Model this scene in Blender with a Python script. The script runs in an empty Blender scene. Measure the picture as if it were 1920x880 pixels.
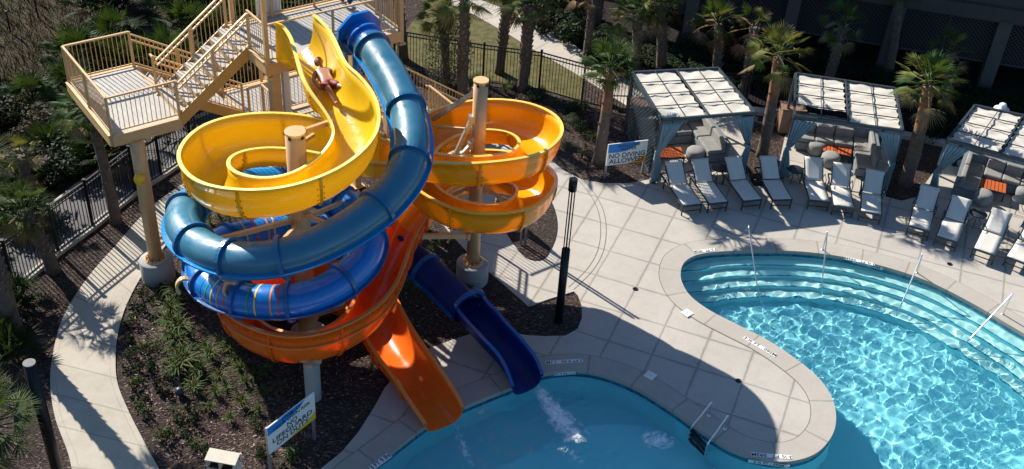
import bpy, math, random, json
import numpy as np
from mathutils import Vector, Matrix, Euler
from mathutils.geometry import tessellate_polygon
from mathutils.bvhtree import BVHTree

SC = bpy.context.scene
COL = SC.collection
rad = math.radians

# ------------------------------------------------------------------ camera geometry
FPX, CXP, CYP, CAMH = 2100.0, 960.0, 440.0, 20.0
_Z = Vector((203, 2890, FPX)).normalized()
_f = Vector((0, 0, -1))
_Y = (_f - _f.dot(_Z) * _Z).normalized()
_X = _Y.cross(_Z)
CR = Matrix((_X, _Y, _Z))
CAM = Vector((0, 0, CAMH))

def G(px, py, z=0.0):
    """world point at height z seen at photo pixel (px, py)"""
    d = CR @ Vector((px - CXP, CYP - py, -FPX))
    return CAM + d * ((z - CAMH) / d.z)

def PX(p):
    c = CR.transposed() @ (Vector(p) - CAM)
    return CXP + FPX * c.x / -c.z, CYP - FPX * c.y / -c.z

def zat(b, py):
    lo, hi = -2.0, 18.0
    for _ in range(40):
        m = (lo + hi) / 2
        if PX((b.x, b.y, m))[1] > py: lo = m
        else: hi = m
    return lo

SUN_H = Vector((0.73, -0.68, 0)).normalized()      # the way shadows run on the ground
SUN_EL = rad(32.3)
sun_dir = (SUN_H * math.cos(SUN_EL) + Vector((0, 0, -math.sin(SUN_EL)))).normalized()

# ------------------------------------------------------------------ tagging
def tag(o, label=None, cat=None, group=None, kind=None):
    if label: o['label'] = label
    if cat: o['category'] = cat
    if group: o['group'] = group
    if kind: o['kind'] = kind
    return o

def empty(name, loc=(0, 0, 0), rz=0.0, label=None, cat=None, group=None):
    o = bpy.data.objects.new(name, None)
    COL.objects.link(o)
    o.location = loc; o.rotation_euler = (0, 0, rz)
    o.empty_display_size = .2
    return tag(o, label, cat, group)

def children(o):
    return [c for c in bpy.data.objects if c.parent == o]

def copy_tree(o, parent=None):
    c = o.copy(); COL.objects.link(c)
    if parent is not None: c.parent = parent
    for ch in children(o): copy_tree(ch, c)
    return c

# ------------------------------------------------------------------ mesh builder
class MB:
    def __init__(s): s.v = []; s.f = []; s.mi = []; s.uv = None; s.sm = []
    def add(s, vs, fs, mi=0, smooth=False):
        b = len(s.v); s.v += [tuple(v) for v in vs]
        for f in fs:
            s.f.append(tuple(b + i for i in f)); s.mi.append(mi); s.sm.append(smooth)
    def box(s, c, d, rz=0.0, mi=0, M=None):
        x, y, z = d[0] / 2, d[1] / 2, d[2] / 2
        vs = [Vector((a, b, e)) for a in (-x, x) for b in (-y, y) for e in (-z, z)]
        R = Matrix.Rotation(rz, 3, 'Z') if M is None else M
        vs = [R @ v + Vector(c) for v in vs]
        s.add(vs, [(0, 1, 3, 2), (4, 6, 7, 5), (0, 4, 5, 1), (2, 3, 7, 6), (0, 2, 6, 4), (1, 5, 7, 3)], mi)
    def bar(s, a, b, w, h=None, mi=0, up=None):
        a, b = Vector(a), Vector(b); h = h or w
        d = b - a; L = d.length
        if L < 1e-5: return
        d.normalize()
        u = Vector(up) if up else Vector((0, 0, 1))
        if abs(d.dot(u)) > .99: u = Vector((1, 0, 0))
        r = d.cross(u).normalized(); u = r.cross(d)
        s.box((a + b) / 2, (w, L, h), M=Matrix((r, d, u)).transposed(), mi=mi)
    def tube(s, pts, r, n=8, mi=0, closed_ends=True, smooth=True):
        pts = [Vector(p) for p in pts]; m = len(pts)
        rs = r if isinstance(r, (list, tuple)) else [r] * m
        ref = None; rings = []
        for i, p in enumerate(pts):
            t = (pts[min(i + 1, m - 1)] - pts[max(i - 1, 0)]).normalized()
            if ref is None:
                ref = Vector((0, 0, 1)) if abs(t.z) < .9 else Vector((1, 0, 0))
            a = (ref - ref.dot(t) * t).normalized(); ref = a
            b = t.cross(a)
            rings.append([p + (a * math.cos(q) + b * math.sin(q)) * rs[i] for q in [2 * math.pi * k / n for k in range(n)]])
        vs = [v for R in rings for v in R]
        fs = [(i * n + k, i * n + (k + 1) % n, (i + 1) * n + (k + 1) % n, (i + 1) * n + k) for i in range(m - 1) for k in range(n)]
        s.add(vs, fs, mi, smooth)
        if closed_ends:
            b0 = len(s.v) - len(vs)
            s.f.append(tuple(b0 + k for k in range(n))[::-1]); s.mi.append(mi); s.sm.append(False)
            s.f.append(tuple(b0 + (m - 1) * n + k for k in range(n))); s.mi.append(mi); s.sm.append(False)
    def cyl(s, a, b, r, n=20, mi=0, r2=None):
        s.tube([a, b], [r, r if r2 is None else r2], n, mi)
    def lathe(s, prof, c=(0, 0, 0), n=24, mi=0, smooth=True):
        c = Vector(c); m = len(prof)
        vs = [c + Vector((r * math.cos(q), r * math.sin(q), z)) for r, z in prof for q in [2 * math.pi * k / n for k in range(n)]]
        fs = [(i * n + k, i * n + (k + 1) % n, (i + 1) * n + (k + 1) % n, (i + 1) * n + k) for i in range(m - 1) for k in range(n)]
        s.add(vs, fs, mi, smooth)
    def build(s, name, mats, parent=None):
        me = bpy.data.meshes.new(name)
        me.from_pydata(s.v, [], s.f)
        for m in (mats if isinstance(mats, (list, tuple)) else [mats]): me.materials.append(m)
        if any(s.mi): me.polygons.foreach_set('material_index', s.mi)
        me.polygons.foreach_set('use_smooth', s.sm)
        me.update()
        o = bpy.data.objects.new(name, me); COL.objects.link(o)
        if parent is not None: o.parent = parent
        return o

def smooth_curve(pts, n=6, closed=False):
    """Catmull-Rom through pts (Vectors of any dimension given as tuples)"""
    P = [np.array(p, float) for p in pts]; m = len(P); out = []
    rng = range(m) if closed else range(m - 1)
    for i in rng:
        if closed: a, b, c, d = P[i - 1], P[i], P[(i + 1) % m], P[(i + 2) % m]
        else: a, b, c, d = P[max(i - 1, 0)], P[i], P[i + 1], P[min(i + 2, m - 1)]
        for k in range(n):
            t = k / n
            out.append(.5 * ((2 * b) + (-a + c) * t + (2 * a - 5 * b + 4 * c - d) * t * t + (-a + 3 * b - 3 * c + d) * t ** 3))
    if not closed: out.append(P[-1])
    return out

def offset_poly(P, d, closed=True):
    """P list of 2D np arrays; positive d = to the right of travel"""
    m = len(P); out = []
    for i in range(m):
        a = P[i - 1] if (closed or i) else P[i]
        b = P[(i + 1) % m] if (closed or i < m - 1) else P[i]
        t = b - a; t = t / (np.linalg.norm(t) + 1e-9)
        out.append(P[i] + d * np.array([t[1], -t[0]]))
    return out

def poly_sheet(name, loops, z, mat, skirt=0.0, kind='structure', parent=None):
    """flat sheet from an outer loop and holes, with a skirt hanging from every edge"""
    vs = []; fs = []
    L3 = [[Vector((p[0], p[1], 0)) for p in L] for L in loops]
    for L in L3: vs += [(p.x, p.y, z) for p in L]
    for t in tessellate_polygon(L3):
        a, b, c = [Vector(vs[i]) for i in t]
        fs.append(tuple(t) if (b - a).cross(c - a).z > 0 else tuple(t)[::-1])
    mb = MB(); mb.add(vs, fs)
    if skirt:
        off = 0
        for L in L3:
            n = len(L)
            top = [(p.x, p.y, z) for p in L]; bot = [(p.x, p.y, z - skirt) for p in L]
            mb.add(top + bot, [(i, (i + 1) % n, n + (i + 1) % n, n + i) for i in range(n)])
    o = mb.build(name, mat, parent)
    if kind: o['kind'] = kind
    return o

def strip(name, A, B, z, mat, closed=False, edge=0.0, kind='structure', uvscale=1.0):
    """ribbon between two polylines of equal length, UV u = metres along, v = 0..1 across"""
    n = len(A); vs = [(a[0], a[1], z) for a in A] + [(b[0], b[1], z) for b in B]
    m = n if closed else n - 1
    fs = []; us = [0.0]
    for i in range(n):
        j = (i + 1) % n
        us.append(us[-1] + .5 * (np.linalg.norm(np.array(A[j][:2]) - np.array(A[i][:2])) + np.linalg.norm(np.array(B[j][:2]) - np.array(B[i][:2]))))
    for i in range(m):
        j = (i + 1) % n
        fs.append((i, j, n + j, n + i))
    me = bpy.data.meshes.new(name)
    allv = list(vs); allf = list(fs)
    if edge:
        b0 = len(allv); allv += [(x, y, z - edge) for x, y, _ in vs]
        for i in range(m):
            j = (i + 1) % n
            allf.append((i, j, b0 + j, b0 + i)); allf.append((n + i, n + j, b0 + n + j, b0 + n + i))
    me.from_pydata(allv, [], allf)
    uvl = me.uv_layers.new(name='UVMap')
    for fi, poly in enumerate(me.polygons):
        seg = fi if fi < m else (fi - m) // 2
        for k, li in enumerate(poly.loop_indices):
            vi = allf[fi][k] % (2 * n) if edge else allf[fi][k]
            side = 0.0 if vi < n else 1.0
            idx = vi % n
            u = us[idx] if idx != 0 or seg == 0 else us[n]
            uvl.data[li].uv = (u * uvscale, side)
    # upward faces
    me.materials.append(mat); me.update()
    if len(me.polygons) and me.polygons[0].normal.z < 0: me.flip_normals()
    o = bpy.data.objects.new(name, me); COL.objects.link(o)
    if kind: o['kind'] = kind
    return o

# ------------------------------------------------------------------ materials
def mat(name, col, rough=.6, metal=0.0, coat=0.0, spec=None):
    m = bpy.data.materials.new(name); m.use_nodes = True
    b = m.node_tree.nodes['Principled BSDF']
    b.inputs['Base Color'].default_value = (*col, 1); b.inputs['Roughness'].default_value = rough
    b.inputs['Metallic'].default_value = metal
    if coat: b.inputs['Coat Weight'].default_value = coat; b.inputs['Coat Roughness'].default_value = .08
    if spec is not None: b.inputs['Specular IOR Level'].default_value = spec
    return m

def nd(nt, t, **kw):
    n = nt.nodes.new(t)
    for k, v in kw.items(): setattr(n, k, v)
    return n

def lk(nt, a, b): nt.links.new(a, b)

def math_n(nt, op, a, b=None, c=None):
    n = nd(nt, 'ShaderNodeMath', operation=op)
    for i, x in enumerate((a, b, c)):
        if x is None: continue
        if hasattr(x, 'is_output'): lk(nt, x, n.inputs[i])
        else: n.inputs[i].default_value = x
    return n.outputs[0]

def mix_c(nt, f, a, b, blend='MIX'):
    n = nd(nt, 'ShaderNodeMix', data_type='RGBA', blend_type=blend)
    for i, x in ((0, f), (6, a), (7, b)):
        if hasattr(x, 'is_output'): lk(nt, x, n.inputs[i])
        else: n.inputs[i].default_value = x if i == 0 else (*x, 1)
    return n.outputs[2]

def noise(nt, scale, detail=4, rough=.6, vec=None, dist=0.0):
    n = nd(nt, 'ShaderNodeTexNoise'); n.inputs['Scale'].default_value = scale
    n.inputs['Detail'].default_value = detail; n.inputs['Roughness'].default_value = rough
    n.inputs['Distortion'].default_value = dist
    if vec is not None: lk(nt, vec, n.inputs['Vector'])
    return n.outputs['Fac']

def ramp(nt, fac, stops):
    n = nd(nt, 'ShaderNodeValToRGB'); lk(nt, fac, n.inputs[0]); e = n.color_ramp.elements
    while len(e) < len(stops): e.new(.5)
    for i, (p, c) in enumerate(stops):
        e[i].position = p; e[i].color = (*c, 1) if not isinstance(c, (int, float)) else (c, c, c, 1)
    return n.outputs[0]

def bump(nt, h, strength=.3, dist=.02):
    n = nd(nt, 'ShaderNodeBump'); n.inputs['Strength'].default_value = strength; n.inputs['Distance'].default_value = dist
    lk(nt, h, n.inputs['Height']); return n.outputs[0]

def var_mat(name, c1, c2, scale=3, rough=.6, bump_s=0, bscale=30, metal=0, coat=0, detail=4, spec=None, objrand=0.0):
    m = mat(name, c1, rough, metal, coat, spec); nt = m.node_tree; b = nt.nodes['Principled BSDF']
    tc = nd(nt, 'ShaderNodeTexCoord').outputs['Object']
    f = noise(nt, scale, detail, vec=tc)
    c = mix_c(nt, ramp(nt, f, [(.35, 0.0), (.65, 1.0)]), c1, c2)
    if objrand:
        oi = nd(nt, 'ShaderNodeObjectInfo').outputs['Random']
        hs = nd(nt, 'ShaderNodeHueSaturation'); lk(nt, c, hs.inputs['Color'])
        lk(nt, math_n(nt, 'MULTIPLY_ADD', oi, objrand * 2, 1 - objrand), hs.inputs['Value'])
        lk(nt, math_n(nt, 'MULTIPLY_ADD', oi, .04, .48), hs.inputs['Hue'])
        c = hs.outputs[0]
    lk(nt, c, b.inputs['Base Color'])
    if bump_s: lk(nt, bump(nt, noise(nt, bscale, 3, vec=tc), bump_s, .01), b.inputs['Normal'])
    return m

def concrete(name, c1, c2, grid=None, uvj=None, stain=.25, jd=.4):
    """concrete; grid = (angle, sx, sy, ox, oy) tooled joints in world metres; uvj = joint spacing along UV u"""
    m = mat(name, c1, .8); nt = m.node_tree; b = nt.nodes['Principled BSDF']
    tc = nd(nt, 'ShaderNodeTexCoord'); ob = tc.outputs['Object']
    f1 = noise(nt, .55, 6, .65, vec=ob, dist=.4); f2 = noise(nt, 14, 4, .7, vec=ob); f3 = noise(nt, 2.3, 5, .6, vec=ob)
    c = mix_c(nt, ramp(nt, f1, [(.3, 0.0), (.7, 1.0)]), c1, c2)
    c = mix_c(nt, math_n(nt, 'MULTIPLY', ramp(nt, f3, [(.45, 0.0), (.75, 1.0)]), stain), c, tuple(x * .62 for x in c2))
    c = mix_c(nt, .22, c, ramp(nt, f2, [(.3, 0.55), (.7, 1.0)]), 'MULTIPLY')
    def line(val, sp, off, w, soft):
        v = math_n(nt, 'DIVIDE', math_n(nt, 'ADD', val, -off), sp)
        fr = math_n(nt, 'FRACT', v)
        d = math_n(nt, 'MULTIPLY', math_n(nt, 'MINIMUM', fr, math_n(nt, 'SUBTRACT', 1.0, fr)), sp)
        n = nd(nt, 'ShaderNodeMapRange', interpolation_type='SMOOTHSTEP'); lk(nt, d, n.inputs[0])
        n.inputs[1].default_value = w; n.inputs[2].default_value = w + soft
        n.inputs[3].default_value = 1; n.inputs[4].default_value = 0
        return n.outputs[0], v
    tot = None
    if grid:
        an, sx, sy, ox, oy = grid
        sep = nd(nt, 'ShaderNodeSeparateXYZ'); lk(nt, ob, sep.inputs[0])
        X, Y = sep.outputs[0], sep.outputs[1]
        U = math_n(nt, 'ADD', math_n(nt, 'MULTIPLY', X, math.cos(an)), math_n(nt, 'MULTIPLY', Y, math.sin(an)))
        V = math_n(nt, 'ADD', math_n(nt, 'MULTIPLY', X, -math.sin(an)), math_n(nt, 'MULTIPLY', Y, math.cos(an)))
        wob = math_n(nt, 'MULTIPLY', noise(nt, 3, 4, vec=ob), .05)
        la, va = line(math_n(nt, 'ADD', U, wob), sx, ox, .012, .03); lb, vb = line(math_n(nt, 'ADD', V, wob), sy, oy, .012, .03)
        la2, _ = line(math_n(nt, 'ADD', U, wob), sx, ox, .0, .1); lb2, _ = line(math_n(nt, 'ADD', V, wob), sy, oy, .0, .1)
        tot = math_n(nt, 'MAXIMUM', la, lb)
        halo = math_n(nt, 'MULTIPLY', math_n(nt, 'MAXIMUM', la2, lb2), math_n(nt, 'MULTIPLY', ramp(nt, f1, [(.42, .05), (.7, 1.0)]), .38))
        # each slab a touch lighter or darker than the next
        cell = nd(nt, 'ShaderNodeCombineXYZ'); lk(nt, math_n(nt, 'FLOOR', va), cell.inputs[0]); lk(nt, math_n(nt, 'FLOOR', vb), cell.inputs[1])
        wn = nd(nt, 'ShaderNodeTexWhiteNoise', noise_dimensions='3D'); lk(nt, cell.outputs[0], wn.inputs[0])
        c = mix_c(nt, math_n(nt, 'MULTIPLY', wn.outputs[0], .16), c, tuple(x * .6 for x in c1))
        c = mix_c(nt, halo, c, tuple(x * .35 for x in c1))
    if uvj:
        sep = nd(nt, 'ShaderNodeSeparateXYZ'); lk(nt, tc.outputs['UV'], sep.inputs[0])
        l1, v1 = line(sep.outputs[0], uvj, 0.0, .012, .025)
        wn = nd(nt, 'ShaderNodeTexWhiteNoise', noise_dimensions='1D'); lk(nt, math_n(nt, 'FLOOR', v1), wn.inputs[1])
        c = mix_c(nt, math_n(nt, 'MULTIPLY', wn.outputs[0], .15), c, tuple(x * .6 for x in c1))
        tot = l1 if tot is None else math_n(nt, 'MAXIMUM', tot, l1)
        if name.startswith('path'):
            e = math_n(nt, 'MINIMUM', sep.outputs[1], math_n(nt, 'SUBTRACT', 1.0, sep.outputs[1]))
            ed = math_n(nt, 'ABSOLUTE', math_n(nt, 'SUBTRACT', e, .085))
            n = nd(nt, 'ShaderNodeMapRange', interpolation_type='SMOOTHSTEP'); lk(nt, ed, n.inputs[0])
            n.inputs[1].default_value = .003; n.inputs[2].default_value = .012; n.inputs[3].default_value = .55; n.inputs[4].default_value = 0
            tot = math_n(nt, 'MAXIMUM', tot, n.outputs[0])
    if tot is not None:
        c = mix_c(nt, math_n(nt, 'MULTIPLY', tot, jd), c, tuple(x * .18 for x in c1))
    lk(nt, c, b.inputs['Base Color'])
    h = noise(nt, 60, 4, vec=ob)
    if tot is not None: h = math_n(nt, 'SUBTRACT', math_n(nt, 'MULTIPLY', h, .15), tot)
    lk(nt, bump(nt, h, .25, .01), b.inputs['Normal'])
    return m

M = {}
M['cream'] = var_mat('cream_paint', (.63, .42, .20), (.57, .37, .17), 2.5, .42, .05, 40)
M['cream_pole'] = var_mat('cream_pole_paint', (.66, .42, .21), (.58, .36, .18), 3, .35, .04, 30, metal=.1)
M['galv'] = var_mat('galvanised', (.42, .43, .45), (.33, .34, .36), 6, .4, metal=.7)
M['fascia'] = var_mat('ochre_fascia', (.62, .35, .09), (.55, .30, .07), 3, .5)
M['white'] = mat('white_paint', (.75, .74, .7), .5)
M['steel'] = mat('polished_steel', (.75, .76, .78), .32, 1.0)
M['dark_metal'] = mat('dark_powdercoat', (.03, .045, .06), .45, .3)
M['black'] = mat('black_metal', (.008, .009, .011), .4, .4)
M['cabana_frame'] = var_mat('slate_frame', (.028, .045, .058), (.036, .055, .07), 3, .45)
M['joint'] = mat('bolt_dark', (.08, .04, .01), .5, .5)

def fibreglass(name, c1, c2, rough=.2, sc=.9, glow=.0):
    m = var_mat(name, c1, c2, sc, rough, .03, 5, coat=.5, detail=3); nt = m.node_tree; b = nt.nodes['Principled BSDF']
    b.inputs['Coat Roughness'].default_value = .1
    tc = nd(nt, 'ShaderNodeTexCoord').outputs['Object']
    lk(nt, ramp(nt, noise(nt, 2.2, 4, vec=tc), [(.35, rough * .7), (.7, rough * 1.9)]), b.inputs['Roughness'])
    if glow:
        tl = nd(nt, 'ShaderNodeBsdfTranslucent'); tl.inputs[0].default_value = (min(1, c1[0] * 1.1), c1[1] * 1.05, c1[2], 1)
        mx = nd(nt, 'ShaderNodeMixShader'); mx.inputs[0].default_value = glow; lk(nt, b.outputs[0], mx.inputs[1]); lk(nt, tl.outputs[0], mx.inputs[2])
        lk(nt, mx.outputs[0], [q for q in nt.nodes if q.type == 'OUTPUT_MATERIAL'][0].inputs[0])
    return m
M['yellow'] = fibreglass('yellow_gelcoat', (.96, .66, .022), (.95, .63, .018), glow=.32)
M['yellow_rim'] = fibreglass('yellow_rim', (.94, .72, .14), (.92, .68, .11), .35)
M['amber'] = fibreglass('amber_gelcoat', (.96, .47, .010), (.95, .44, .009), glow=.32)
M['amber_rim'] = fibreglass('amber_rim', (.95, .55, .07), (.92, .5, .05), .35)
M['orange'] = fibreglass('orange_gelcoat', (1.0, .20, .018), (.99, .21, .018), glow=.32)
M['orange_rim'] = fibreglass('orange_rim', (.85, .24, .04), (.8, .2, .03), .35)
M['blue'] = fibreglass('royal_blue_gelcoat', (.004, .15, .55), (.004, .18, .58), .22)
M['cyan'] = fibreglass('bright_blue_gelcoat', (.006, .24, .58), (.005, .20, .52), .2)
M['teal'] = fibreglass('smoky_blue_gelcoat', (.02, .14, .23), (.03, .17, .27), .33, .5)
M['blue_flange'] = fibreglass('flange_blue', (.004, .085, .28), (.004, .10, .32), .3)
M['teal_flange'] = fibreglass('flange_teal', (.005, .11, .25), (.005, .13, .29), .3)
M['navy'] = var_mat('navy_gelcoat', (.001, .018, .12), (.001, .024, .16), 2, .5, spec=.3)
M['stripe_g'] = mat('stripe_green', (.02, .33, .12), .3, coat=.4)
M['stripe_y'] = mat('stripe_yellow', (.8, .55, .05), .3, coat=.4)
M['stripe_o'] = mat('stripe_orange', (.85, .22, .03), .3, coat=.4)
M['stripe_r'] = mat('stripe_red', (.6, .05, .02), .3, coat=.4)
M['footing'] = concrete('footing_concrete', (.36, .35, .34), (.28, .28, .28), stain=.4)
SKY_S, SUN_S, EXPO = .06, 4.6, 1.05
# ------------------------------------------------------------------ world, sun, camera
w = bpy.data.worlds.new("World"); SC.world = w; w.use_nodes = True
nt = w.node_tree; sky = nt.nodes.new('ShaderNodeTexSky'); sky.sky_type = 'NISHITA'; sky.sun_disc = False
sky.sun_elevation = SUN_EL; sky.sun_rotation = math.atan2(-SUN_H.x, -SUN_H.y)
sky.air_density = 1.0; sky.dust_density = .6; sky.ozone_density = 2.0
tint = mix_c(nt, 1.0, sky.outputs[0], (.74, .97, 1.14), 'MULTIPLY'); nt.links.new(tint, nt.nodes['Background'].inputs[0]); nt.nodes['Background'].inputs[1].default_value = SKY_S
sl = bpy.data.lights.new('sun', 'SUN'); sl.energy = SUN_S; sl.angle = rad(.5); sl.color = (1.0, .925, .82)
sl.cycles.is_caustics_light = True
so = bpy.data.objects.new('sun', sl); COL.objects.link(so)
so.rotation_euler = sun_dir.to_track_quat('-Z', 'Y').to_euler(); so.location = (-20, 40, 40)
cd = bpy.data.cameras.new('camera'); co = bpy.data.objects.new('camera', cd); COL.objects.link(co)
co.matrix_world = Matrix.Translation(CAM) @ CR.to_4x4()
cd.sensor_fit = 'HORIZONTAL'; cd.sensor_width = 36; cd.lens = FPX * 36 / 1920; cd.clip_end = 500; cd.clip_start = .1
SC.camera = co
SC.render.engine = 'CYCLES'
SC.view_settings.view_transform = 'Standard'; SC.view_settings.look = 'None'
SC.view_settings.exposure = EXPO; SC.view_settings.gamma = 1
cy = SC.cycles
cy.use_denoising = True; cy.max_bounces = 8; cy.diffuse_bounces = 3; cy.glossy_bounces = 3; cy.transmission_bounces = 6
cy.transparent_max_bounces = 8; cy.sample_clamp_indirect = 4; cy.sample_clamp_direct = 12

# ------------------------------------------------------------------ ground materials
GA = rad(-20.0)
M['deck'] = concrete('deck_concrete', (.48, .445, .395), (.42, .39, .345), grid=(GA, 1.24, 1.30, -2.72, 22.56), stain=.22)
M['coping'] = concrete('coping_concrete', (.44, .405, .35), (.39, .355, .31), uvj=1.35, stain=.18)
M['path'] = concrete('path_concrete', (.46, .42, .345), (.40, .36, .295), uvj=1.25, stain=.35)
M['slab'] = concrete('slab_concrete', (.46, .42, .37), (.41, .37, .32), stain=.3)
M['road'] = concrete('road_concrete', (.10, .10, .105), (.07, .07, .075), uvj=2.6, stain=.4)

def mulch_mat(name, cols, leaf=.2):
    m = mat(name, cols[0], .9, spec=.2); nt = m.node_tree; b = nt.nodes['Principled BSDF']
    ob = nd(nt, 'ShaderNodeTexCoord').outputs['Object']
    mp = nd(nt, 'ShaderNodeMapping'); mp.inputs['Scale'].default_value = (1, 2.2, 1); mp.inputs['Rotation'].default_value = (0, 0, .6); lk(nt, ob, mp.inputs[0])
    v = nd(nt, 'ShaderNodeTexVoronoi'); v.inputs['Scale'].default_value = 16; lk(nt, mp.outputs[0], v.inputs['Vector'])
    sp = nd(nt, 'ShaderNodeSeparateColor'); lk(nt, v.outputs['Color'], sp.inputs[0])
    c = ramp(nt, sp.outputs[0], [(0.0, cols[0]), (.5, cols[1]), (.86, cols[2]), (1.0, cols[3])])
    big = noise(nt, .5, 5, .6, vec=ob)
    c = mix_c(nt, ramp(nt, big, [(.42, 0.0), (.68, .7)]), c, cols[4])
    lk(nt, c, b.inputs['Base Color'])
    h = math_n(nt, 'ADD', v.outputs['Distance'], math_n(nt, 'MULTIPLY', noise(nt, 9, 5, .7, vec=ob), 1.2))
    lk(nt, bump(nt, h, .9, .05), b.inputs['Normal'])
    return m
M['mulch'] = mulch_mat('bark_mulch', [(.020, .013, .012), (.045, .029, .026), (.085, .056, .05), (.24, .18, .155), (.045, .037, .028)])
M['scrub'] = mulch_mat('scrub_ground', [(.02, .016, .010), (.05, .04, .022), (.085, .06, .035), (.16, .12, .07), (.035, .035, .018)])
M['lawn'] = var_mat('dry_lawn', (.15, .12, .05), (.055, .065, .022), 3.5, .9, .6, 40, detail=8, spec=.15)
M['plaster'] = var_mat('pool_plaster', (.33, .77, .84), (.30, .74, .82), .8, .6)
M['tread'] = var_mat('pool_tread_plaster', (.56, .80, .78), (.52, .77, .76), 1.2, .6)
def tile_mat():
    m = mat('waterline_tile', (.02, .12, .3), .15); nt = m.node_tree; b = nt.nodes['Principled BSDF']
    ob = nd(nt, 'ShaderNodeTexCoord').outputs['Object']
    br = nd(nt, 'ShaderNodeTexVoronoi'); br.inputs['Scale'].default_value = 11; lk(nt, ob, br.inputs['Vector'])
    sp = nd(nt, 'ShaderNodeSeparateColor'); lk(nt, br.outputs['Color'], sp.inputs[0])
    lk(nt, ramp(nt, sp.outputs[0], [(0, (.01, .10, .2)), (.5, (.015, .2, .33)), (1, (.03, .3, .42))]), b.inputs['Base Color'])
    return m
M['tile'] = tile_mat()

def cur(pts, n=5, closed=False, z=0.0):
    return [np.array([p[0], p[1]]) for p in smooth_curve([tuple(G(x, y, z)[:2]) for x, y in pts], n, closed)]

# ------------------------------------------------------------------ the pool outline (px on the coping edge)
FAR = [(1276, 512), (1284, 493), (1308, 480), (1350, 474), (1420, 472), (1500, 474), (1580, 484), (1660, 503), (1740, 530), (1820, 570), (1880, 605), (1960, 655)]
POOLPX = FAR + [(2040, 725), (2090, 830), (2060, 960), (1900, 1060), (1600, 1110), (1200, 1100), (900, 1060), (700, 1000), (655, 950),
    (665, 905), (700, 876), (735, 850), (765, 826), (800, 800), (835, 780), (870, 765), (915, 746), (960, 728), (1000, 708), (1050, 698), (1100, 698),
    (1150, 711), (1200, 733), (1250, 764), (1310, 806), (1365, 842), (1420, 862), (1475, 868), (1525, 855), (1556, 825), (1567, 790), (1560, 750),
    (1535, 712), (1490, 674), (1435, 638), (1380, 610), (1330, 584), (1295, 558), (1279, 533)]
POOL = cur(POOLPX, 5, True)          # runs clockwise in world
area = sum(POOL[i][0] * POOL[(i + 1) % len(POOL)][1] - POOL[(i + 1) % len(POOL)][0] * POOL[i][1] for i in range(len(POOL)))
OUT = -1 if area < 0 else 1          # sign that makes offset_poly go outwards
def outw(d): return offset_poly(POOL, d * OUT)

def loop_ok(P, eps=.02):
    out = [P[0]]
    for p in P[1:]:
        if np.linalg.norm(p - out[-1]) > eps: out.append(p)
    return out
HOLE = outw(.25)
DZ = .03
# base sheet, one piece out to the horizon, with the basin cut out
poly_sheet('ground', [[(-240, -60), (240, -60), (240, 320), (-240, 320)], [tuple(p) for p in HOLE][::-1]], -.004, M['mulch'])
o = bpy.data.objects['ground']

# deck concrete
DECKPX = [(450, 1500), (555, 1000), (596, 885), (640, 850), (672, 812), (700, 768), (722, 728), (745, 700), (775, 680), (801, 656), (845, 640), (890, 625), (940, 622), (985, 630), (1020, 632),
    (1060, 631), (1083, 618), (1091, 598), (1091, 575), (1084, 556), (1076, 548), (1030, 562), (991, 576), (958, 547), (914, 509), (880, 478), (850, 446), (820, 410), (800, 380), (770, 340), (700, 300), (640, 290),
    (600, 285), (600, 262), (640, 236), (740, 232), (860, 236), (960, 258), (1037, 305), (1055, 320), (1090, 338), (1130, 345), (1180, 345), (1218, 338),
    (1222, 300), (1225, 262), (1290, 230), (1390, 215), (1396, 262), (1398, 325), (1412, 350), (1440, 352), (1460, 335), (1462, 300), (1472, 255), (1560, 232), (1680, 258), (1672, 320), (1660, 370), (1690, 378), (1722, 370), (1735, 345),
    (1760, 310), (1850, 290), (2300, 330), (2600, 700), (2600, 1500)]
deck_loop = [tuple(G(x, y)[:2]) for x, y in DECKPX]
poly_sheet('pool_deck', [deck_loop, [tuple(p) for p in HOLE][::-1]], DZ, M['deck'], skirt=.12)
# planting bed beside the second column lies in the slab: cut as raised mulch
bed2 = cur([(985, 485), (1016, 489), (1032, 470), (1043, 440), (1043, 410), (1032, 378), (1010, 352), (980, 345), (950, 352), (930, 380), (940, 420), (960, 455)], 4, True)
poly_sheet('mulch_bed', [[tuple(p) for p in bed2]], DZ + .025, M['mulch'], skirt=.03)
# decorative double arc in the deck
arcpx = [(1073, 318), (1100, 345), (1122, 375), (1134, 405), (1137, 440), (1131, 475), (1115, 505), (1092, 530), (1076, 545)]
arc = cur(arcpx, 5)
arc2 = offset_poly(arc, .17, False)
M['joint_line'] = mat('joint_line', (.16, .14, .12), .9)
for nm, A in (('deck_joint', arc), ('deck_joint', arc2)):
    strip(nm, A, offset_poly(A, .022, False), DZ + .004, M['joint_line'])

# coping
C0 = POOL; C1 = outw(.62)
for a, b, nm in ((C0, C1, 'coping'),):
    strip('pool_coping', a, b, DZ + .016, M['coping'], closed=True, edge=.14)
strip('coping_joint', [p for p in C1], outw(.645), DZ + .005, M['joint_line'], closed=True)

# path
PO = [(150, 960), (138, 900), (128, 851), (104, 786), (95, 728), (97, 681), (112, 613), (138, 561), (175, 509), (217, 462), (255, 418), (291, 383), (340, 348), (400, 313), (480, 284), (560, 262), (660, 240)]
PI = [(330, 960), (312, 905), (298, 880), (269, 827), (238, 765), (219, 712), (218, 650), (227, 603), (243, 561), (269, 514), (300, 475), (335, 435), (380, 395), (430, 362), (500, 332), (580, 308), (670, 285)]
strip('path', cur(PO, 5), cur(PI, 5), .03, M['path'], edge=.05)

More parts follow.
